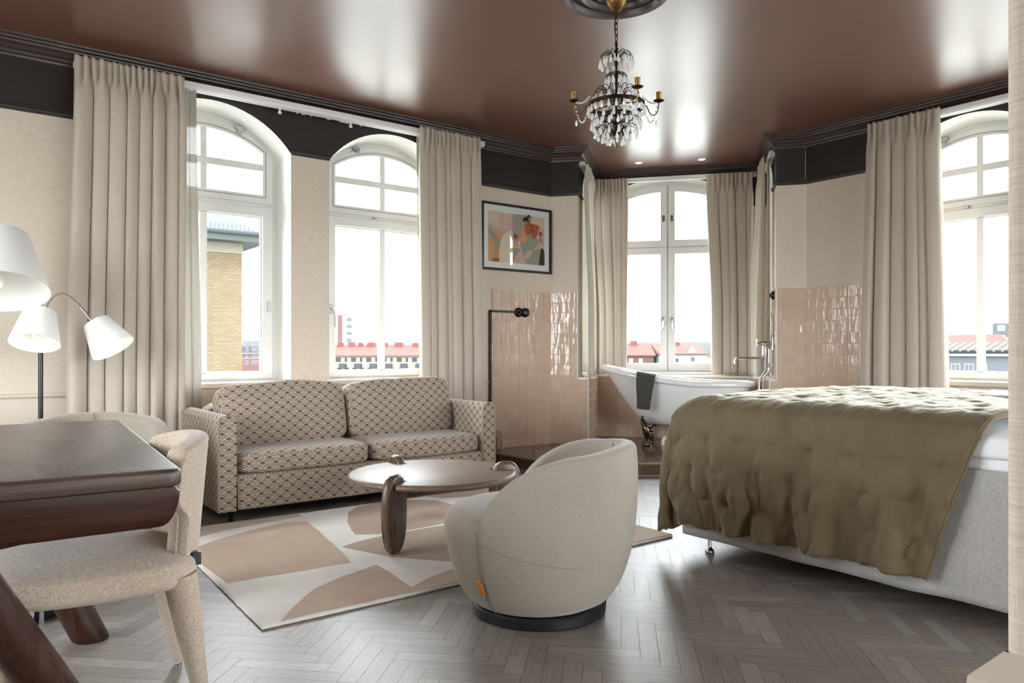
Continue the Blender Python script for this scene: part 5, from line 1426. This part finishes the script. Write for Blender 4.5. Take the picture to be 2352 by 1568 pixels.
for x, y, z_, sm in drops[100:]:
    r_, h_ = (0.008, 0.028) if sm else (0.0095, 0.034)
    lathe(bm, [(0.0, 0.0), (r_*0.42, -h_*0.06), (r_*0.80, -h_*0.34), (r_, -h_*0.62), (r_*0.86, -h_*0.84), (r_*0.42, -h_*0.97), (0.0, -h_)], 8, Matrix.Translation((x, y, z_)))
so = obj('glass_drops_far', bm, 'drop_glass', ch, smooth=False); so.name = 'glass_drop_cluster'; so['kind'] = 'stuff'
bm = B()
for x, y, z_, sm in drops: bmesh.ops.create_icosphere(bm, subdivisions=1, radius=0.0052, matrix=Matrix.Translation((x, y, z_+0.004)))
bo = obj('bead_cap', bm, 'drop_glass', ch, smooth=False); bo['kind'] = 'stuff'
# candle arms at four compass points, one to the left, one right, one towards the camera, one away
for ang in (-0.6506+PI, -0.6506, -0.6506-PI/2+0.35, -0.6506+PI/2+0.2):
    c, s_ = math.cos(ang), math.sin(ang); P_ = lambda r_, z_: (r_*c, r_*s_, z_)
    bm = B(); tube(bm, bez(P_(RR, 2.40), P_(0.172, 2.43), P_(0.178, 2.345), P_(0.205, 2.352), 8)+bez(P_(0.205, 2.352), P_(0.235, 2.355), P_(0.235, 2.40), P_(0.236, 2.425), 8)[1:], 0.0032, 7)
    arm = obj('candle_arm', bm, 'brass', ch)
    bm = B(); lathe(bm, [(0.0, 2.420), (0.010, 2.422), (0.029, 2.430), (0.031, 2.434), (0.012, 2.432), (0.0, 2.432)], 20, Matrix.Translation((0.236*c, 0.236*s_, 0))); obj('drip_pan', bm, 'dark_bronze', arm)
    bm = B(); lathe(bm, [(0.0, 2.432), (0.012, 2.434), (0.013, 2.446), (0.0145, 2.448), (0.0145, 2.472), (0.016, 2.474), (0.016, 2.480), (0.012, 2.478), (0.0, 2.462)], 16, Matrix.Translation((0.236*c, 0.236*s_, 0))); obj('candle_cup', bm, 'brass', arm)
    bm = B()
    for p, q, sag in ((P_(0.228, 2.428), P_(0.150, 2.455), 0.02), (P_(0.232, 2.425), P_(0.165, 2.355), 0.075)):
        for k in range(13):
            t = k/12; w_ = Vector(p).lerp(Vector(q), t); w_.z -= sag*4*t*(1-t); bmesh.ops.create_icosphere(bm, subdivisions=1, radius=0.0058, matrix=Matrix.Translation(w_))
    lathe(bm, [(0.0, 0.0), (0.004, -0.004), (0.008, -0.02), (0.005, -0.032), (0.0, -0.036)], 8, Matrix.Translation(Vector(P_(0.222, 2.325))))
    obj('bead_garland', bm, 'drop_glass', arm, smooth=False)

# downlights in the niche ceiling
simple('lamp_glow', (1, 1, 1), 0.5, Emission_Color=(1, 0.93, 0.82, 1), Emission_Strength=4.0)
for i, p in enumerate(((5.934, 5.561), (6.352, 5.058))):
    t = thing('downlight', ('left' if i == 0 else 'right')+' round white downlight in the brown ceiling over the bathtub', 'downlight', (p[0], p[1], CZ))
    bm = B(); lathe(bm, [(0.030, -0.006), (0.036, -0.008), (0.043, -0.006), (0.045, 0.0), (0.028, 0.0), (0.030, -0.006)], 32)
    for f in [f for f in bm.faces if len(f.verts) > 8]: bm.faces.remove(f)
    obj('trim_ring', bm, 'white_plastic', t)
    bm = B(); lathe(bm, [(0.0, -0.003), (0.030, -0.003)], 24); obj('lens', bm, 'lamp_glow', t)
# ================================================================= OUTSIDE
GZ = -15.0
# exterior colours kept moderate: an overcast sky lights them far more strongly than the room
def ext(key, c1, c2=None, sc=0.6, k=0.095):
    c2 = c2 or c1; m, t, b = material(key, c1, 0.9, 0, 0.1)
    c1 = tuple(x*k for x in c1); c2 = tuple(x*k for x in c2)
    t.link(t.mix(t.noise(t.coord('Object'), sc, 4, 0.6), c1, c2), b.inputs['Base Color']); M[key] = m
def brick_ext(key, c1, c2, mort, k=0.095):
    m, t, b = material(key, c1, 0.9, 0, 0.1)
    br = t.new('ShaderNodeTexBrick'); co = t.coord('Object'); sp = t.new('ShaderNodeSeparateXYZ'); t.link(co, sp.inputs[0])
    cb = t.new('ShaderNodeCombineXYZ'); t.link(t.m('ADD', sp.outputs[0], sp.outputs[1]), cb.inputs[0]); t.link(sp.outputs[2], cb.inputs[1])
    t.link(cb.outputs[0], br.inputs['Vector']); br.inputs['Scale'].default_value = 1.0
    br.inputs['Brick Width'].default_value = 0.26; br.inputs['Row Height'].default_value = 0.082; br.inputs['Mortar Size'].default_value = 0.010
    for nme, c in (('Color1', c1), ('Color2', c2), ('Mortar', mort)): br.inputs[nme].default_value = tuple(x*k for x in c)+(1,)
    t.link(br.outputs['Color'], b.inputs['Base Color']); M[key] = m
brick_ext('yellow_brick', srgb(232, 206, 164), srgb(214, 188, 148), srgb(176, 162, 138))
ext('red_brick', srgb(190, 140, 138), srgb(206, 158, 154)); ext('red_roof', srgb(232, 170, 154), srgb(238, 184, 170), 0.3, 0.052)
ext('copper_roof', srgb(176, 196, 188), srgb(196, 212, 204), 0.8, 0.062); ext('grey_roof', srgb(140, 140, 150), srgb(160, 160, 168))
ext('cream_wall', srgb(244, 236, 218), srgb(236, 224, 200), 0.3, 0.115); ext('white_wall', srgb(232, 234, 236), None, 1, 0.11); ext('grey_wall', srgb(170, 176, 182))
ext('brown_wall', srgb(176, 140, 132), srgb(160, 126, 120)); ext('window_dark', srgb(132, 138, 146), None, 1, 0.08); ext('chimney_red', srgb(216, 136, 130))
ext('balcony_grey', srgb(130, 132, 142)); ext('leafy', srgb(120, 152, 96), srgb(158, 184, 128), 3.0, 0.075); ext('hill_blue', srgb(140, 164, 168), srgb(158, 178, 180), 0.006, 0.026)
ext('field', srgb(200, 200, 194), srgb(176, 178, 170), 0.05, 0.62); ext('rib_roof', srgb(176, 168, 150), srgb(206, 200, 184), 1.5, 0.065); ext('teal', srgb(150, 182, 178)); ext('white_trim_ext', srgb(245, 245, 244), None, 1, 0.11)

m_, t_, b_ = material('rib_roof', (.2, .2, .2), 0.9, 0, 0.1)
sx_ = t_.new('ShaderNodeSeparateXYZ'); t_.link(t_.coord('Object'), sx_.inputs[0])
t_.link(t_.mix(t_.m('LESS_THAN', t_.m('FLOORED_MODULO', sx_.outputs[0], 1.1), 0.32), tuple(x*0.034 for x in srgb(190, 180, 164)), tuple(x*0.055 for x in srgb(240, 236, 226))), b_.inputs['Base Color']); M['rib_roof'] = m_
def building(label, loc, rz, L_, D_, ze, zr, wallm, roofm, wins=(), chim=(), over=0.5, hip=0.0, balc=(), name='apartment_building', winm='window_dark', frame=True, z0=GZ):
    """local x along the front, front face at y=0 facing -y"""
    t = thing(name, label, 'building', (loc[0], loc[1], 0), rz)
    bm = B(); box(bm, 0, L_, 0, D_, z0, ze); obj('facade', bm, wallm, t, smooth=False)
    if zr > ze:
        bm = B(); o = over
        v = [bm.verts.new(p) for p in ((-o, -o, ze), (L_+o, -o, ze), (L_+o, D_+o, ze), (-o, D_+o, ze), (hip, D_/2, zr), (L_-hip, D_/2, zr), (-o, -o, ze-0.25), (L_+o, -o, ze-0.25), (L_+o, D_+o, ze-0.25), (-o, D_+o, ze-0.25))]
        for f in ((0, 1, 5, 4), (1, 2, 5), (2, 3, 4, 5), (3, 0, 4), (6, 7, 1, 0), (7, 8, 2, 1), (8, 9, 3, 2), (9, 6, 0, 3), (9, 8, 7, 6)): bm.faces.new([v[i] for i in f])
        rf = obj('roof', bm, roofm, t, smooth=False)
    for x, w_, zz, h_ in wins:
        bm = B(); box(bm, x-w_/2, x+w_/2, -0.06, 0.02, zz-h_/2, zz+h_/2)
        if frame:
            f_ = obj('window', bm, 'white_trim_ext', t, smooth=False)
            bm = B(); q = w_*0.10
            box(bm, x-w_/2+q, x-0.05, -0.08, -0.05, zz-h_/2+q, zz+h_/2-q); box(bm, x+0.05, x+w_/2-q, -0.08, -0.05, zz-h_/2+q, zz+h_/2-q); obj('pane', bm, winm, f_, smooth=False)
        else: obj('window', bm, winm, t, smooth=False)
    for x, w_, h_ in chim:
        bm = B(); box(bm, x-w_/2, x+w_/2, D_/2-0.8, D_/2+0.8, zr-0.6, zr+h_); obj('chimney', bm, 'chimney_red', t, smooth=False)
    for x, w_, zz in balc:
        bm = B(); box(bm, x-w_/2, x+w_/2, -1.1, 0, zz-0.5, zz+0.5); obj('balcony', bm, 'balcony_grey', t, smooth=False)
    return t
VR = math.atan2(-0.6057, 0.7957)     # facades square to the street view
# yellow brick house with green hipped roof close to the left window
yb = building('yellow brick house with green copper roof outside the left window', (-4.0, 28.4), 0, 12.95, 13, 5.25, 9.6, 'yellow_brick', 'copper_roof', [(10.95, 0.5, 1.05, 2.2)], (), 0.75, 5.5, name='brick_house', winm='white_trim_ext')
bm = B(); box(bm, -0.03, 12.98, -0.03, 13.03, 4.62, 5.2); box(bm, 10.4, 11.45, -0.12, 0.0, -0.12, -0.02); obj('cornice_band', bm, 'cream_wall', yb, smooth=False)
bm = B(); tube(bm, [(-0.8, -0.80, 5.30), (13.75, -0.80, 5.30)], 0.09, 8); tube(bm, [(13.75, -0.80, 5.30), (13.75, 13.8, 5.30)], 0.09, 8)
for i in range(90): tube(bm, [(i*0.15, -0.45, 5.42), (i*0.15, -0.45, 5.64)], 0.008, 4)
obj('gutter', bm, 'grey_roof', yb)
# red brick mansard house further back
t = building('red brick house with grey mansard roof right of the yellow brick house', (62.4, 203.8), VR, 13, 10, -0.1, 3.6, 'red_brick', 'grey_roof', [(x, w_, z_, 1.0) for x, w_ in ((3.25, 0.8), (4.75, 0.5), (5.35, 0.5), (6.2, 0.7), (7.3, 0.7), (8.8, 0.7)) for z_ in (1.15, -0.6, -2.35)], (), 0.1, 0.5, name='brick_house', winm='grey_roof')
bm = B(); box(bm, 0, 13, -0.06, 0.02, 0.0, 0.25); box(bm, 0, 13, -0.06, 0.02, -1.3, -1.15); obj('cornice_band', bm, 'white_trim_ext', t, smooth=False)
bm = B(); box(bm, -0.02, 13.02, -0.04, 2, 0.28, 1.9); obj('mansard', bm, 'grey_roof', t, smooth=False)
bm = B(); tube(bm, [(5.0, 5, 3.4), (5.0, 5, 5.0)], 0.09, 5); box(bm, 4.5, 4.75, 4.9, 5.1, 4.2, 5.4); box(bm, 5.2, 5.45, 4.9, 5.1, 4.4, 5.6); obj('antenna', bm, 'grey_roof', t, smooth=False)
# long cream row house with red roof outside the right window of the sofa wall
wn = []; bl = []
x = 1.5
for i in range(14):
    wn.append((x, 1.1 if i % 2 else 0.5, -1.2, 0.95)); wn.append((x+0.2, 0.9, -3.5, 0.9))
    if i % 2: bl.append((x+1.1, 1.5, -2.55))
    x += 1.72
building('long cream row house with red tiled roof and balconies outside the right window', (68.9, 160.6), VR, 26, 10, -0.25, 2.1, 'cream_wall', 'red_roof', wn, [(2.6, 1.3, 0.6), (5.2, 1.4, 0.7), (7.3, 1.0, 0.6), (9.8, 1.8, 0.7), (13, 1.2, 0.6), (16.2, 1.9, 0.7), (20, 1.2, 0.6), (22, 1.2, 0.9)], 0.4, 0, bl, frame=False)
# tower block
t = building('pale tower block with red brick side beyond the row house', (147.6, 328.8), VR-0.35, 5.2, 8, 17.2, 17.2, 'red_brick', 'grey_roof', (), name='tower_block')
bm = B(); box(bm, 3.0, 8.4, -0.6, 8, GZ, 17.0); box(bm, 0, 2.6, 1, 5, 17.0, 19.6); obj('white_bay', bm, 'white_wall', t, smooth=False)
for i in range(5):
    bm = B(); box(bm, 5.6, 8.0, -0.75, -0.5, 1.6+3.2*i, 3.0+3.2*i); obj('window', bm, 'grey_wall', t, smooth=False)
# houses outside the niche window
wb = [(x, 0.95, -1.45, 1.1) for x in (0.9, 3.2, 5.2, 7.4, 9.6)]
building('dark brick house with orange red roof outside the left leaf of the niche window', (119.5, 124.4), VR-0.02, 12.6, 9, -0.15, 2.45, 'brown_wall', 'red_roof', wb, [(8.6, 1.4, 0.7)], 0.4, 0, winm='white_trim_ext')
t = building('white house with orange red roof and gable outside the right leaf of the niche window', (130.2, 115.6), VR+0.25, 12, 9, 0.15, 2.4, 'white_wall', 'red_roof', [(1.6, 1.0, -1.35, 1.0), (4.0, 1.6, -1.35, 1.2), (8.3, 1.0, -1.15, 1.1)], [(6.3, 1.2, 0.4)], 0.3, 0)
bm = B(); prism(bm, [(6.9, -0.15), (9.6, -0.15), (8.25, 1.95)], 2.1, 2.5, mtx=Matrix.Translation((0, 2.4, 0)) @ Matrix.Rotation(PI/2, 4, 'X')); obj('gable', bm, 'white_wall', t, smooth=False)
# buildings outside the right-hand window
VQ = -PI/2+0.04
t = building('glass and brick hall with ribbed pitched roof outside the right-hand window', (121.0, 62.0), VQ, 28, 10, 1.0, 2.3, 'grey_wall', 'rib_roof', [(x, 1.3, -1.65, 1.3) for x in (2.2, 5.4, 7.2, 9.0, 10.8, 12.6, 14.4, 16.2)], (), 0.4, 0, winm='grey_wall')
bm = B(); box(bm, 0, 28, -0.5, 0.1, 0.1, 0.45); obj('cornice_band', bm, 'white_wall', t, smooth=False)
bm = B(); box(bm, 3.3, 4.7, -0.4, 0.1, -6, -0.7); obj('brick_pier', bm, 'red_brick', t, smooth=False)
bm = B(); box(bm, 0, 5.0, -1.6, 0.0, -0.35, 0.95); obj('glass_lantern', bm, 'teal', t, smooth=False)
building('house with red hipped roof behind the ribbed hall', (150.0, 74.0), VQ, 22, 6, 1.9, 3.9, 'cream_wall', 'red_roof', (), (), 0.5, 3, name='apartment_building')
t = building('grey flat block behind the ribbed hall at the right edge', (170.0, 62.2), VQ, 14, 10, 6.4, 6.4, 'grey_wall', 'grey_roof', [(x, 1.4, z_, 1.2) for x in (1.6, 4.4, 7.2) for z_ in (1.4, 3.4, 5.4)], (), name='tower_block', winm='white_trim_ext')
# trees
def tree(x, y, z0_, h_, r_, label, seed):
    t = thing('tree', label, 'tree', (x, y, z0_)); rr_ = random.Random(seed)
    bm = B(); tube(bm, [(0, 0, 0), (0.1, 0, h_*0.7)], [0.22, 0.10], 7); obj('trunk', bm, 'brown_wall', t)
    bm = B()
    for i in range(26):
        c = Vector((rr_.gauss(0, r_*0.45), rr_.gauss(0, r_*0.45), h_*0.72+rr_.gauss(0, r_*0.42))); mt = Matrix.Translation(c)
        bmesh.ops.create_icosphere(bm, subdivisions=2, radius=r_*rr_.uniform(0.25, 0.5), matrix=mt)
    for v in bm.verts: v.co += v.co.normalized()*0.28*r_*noise.noise(v.co*2.2)
    obj('crown', bm, 'leafy', t, smooth=False); return t
tree(24.2, 76.5, GZ, 13.3, 1.5, 'light green tree top at the foot of the red brick house', 3)
tree(71.0, 150.0, GZ, 12.0, 1.2, 'small green tree in front of the cream row house', 4)
tree(168.0, 74.5, GZ, 21.5, 3.2, 'green tree beyond the red hipped roof at the right-hand window', 5)
# ground and distant hills
bm = B(); prism(bm, [(-600, -600), (3000, -600), (3000, 3000), (-600, 3000)], GZ-1, GZ); struct(obj('outdoor_ground', bm, 'field', smooth=False), 'town ground far below the windows', 'ground')
bm = B()
def hill(u, v):
    a = math.radians(95-140*u); R0 = 1500+500*v; hgt = (12+10*smooth(0.15, 0.40, u)+5*noise.noise(Vector((u*9, 0.3, 0)))+3*noise.noise(Vector((u*31, 1.3, 0)))+1.2*noise.noise(Vector((u*140, 2.3, 0))))
    return Vector((R0*math.cos(a), R0*math.sin(a), GZ+(hgt-GZ)*math.sin(PI*min(1, v*1.6)/2)))
grid(bm, 400, 8, hill); struct(obj('outdoor_hills', bm, 'hill_blue'), 'blue green wooded hills on the horizon', 'hills')
# ================================================================= LIGHT, CAMERA
def world():
    w = bpy.data.worlds.new('sky'); SC.world = w; w.use_nodes = True
    class Wm: node_tree = w.node_tree
    t = NT(Wm); bg = t.n['Background']
    co = t.coord('Generated'); sp = t.new('ShaderNodeSeparateXYZ'); t.link(co, sp.inputs[0])
    el = t.m('MAXIMUM', sp.outputs[2], 0.0)
    lum = t.m('MULTIPLY_ADD', el, SKY_Z-SKY_H, SKY_H)
    cl = t.noise(t.mapping(co, (2.0, 2.0, 16.0)), 2.4, 5, 0.6, 0.4)
    k = t.m('MULTIPLY_ADD', cl, 0.5, 0.75)
    below = t.m('LESS_THAN', sp.outputs[2], -0.02)
    t.link(t.mix(cl, (0.90, 0.952, 1.0), (0.93, 0.965, 1.0)), bg.inputs['Color'])
    t.link(t.m('MULTIPLY', t.m('MULTIPLY', lum, k), t.m('SUBTRACT', 1.0, t.m('MULTIPLY', below, 0.7))), bg.inputs['Strength'])
SKY_H, SKY_Z = 15.0, 22.0
world()
cam = bpy.data.cameras.new('camera'); co_ = bpy.data.objects.new('camera', cam); COL.objects.link(co_)
cam.sensor_width = 36.0; cam.sensor_fit = 'HORIZONTAL'; cam.lens = 1724.0/2352.0*36.0; cam.shift_y = 19.0/2352.0; cam.clip_start = 0.05; cam.clip_end = 5000
co_.location = (0, 0, 1.05); co_.rotation_euler = (PI/2, 0, math.atan2(-0.6057, 0.7957))
SC.camera = co_
vs = SC.view_settings; vs.view_transform = 'Standard'; vs.look = 'None'; vs.gamma = 1.0; vs.exposure = 0.36; vs.use_curve_mapping = False
cy = SC.cycles; cy.use_denoising = True; cy.use_adaptive_sampling = True; cy.adaptive_threshold = 0.015; cy.max_bounces = 10; cy.diffuse_bounces = 6; cy.glossy_bounces = 4; cy.transparent_max_bounces = 16; cy.transmission_bounces = 6
cy.sample_clamp_indirect = 8.0; cy.caustics_reflective = False; cy.caustics_refractive = False
try: cy.denoiser = 'OPENIMAGEDENOISE'; cy.denoising_input_passes = 'RGB_ALBEDO_NORMAL'
except Exception: pass
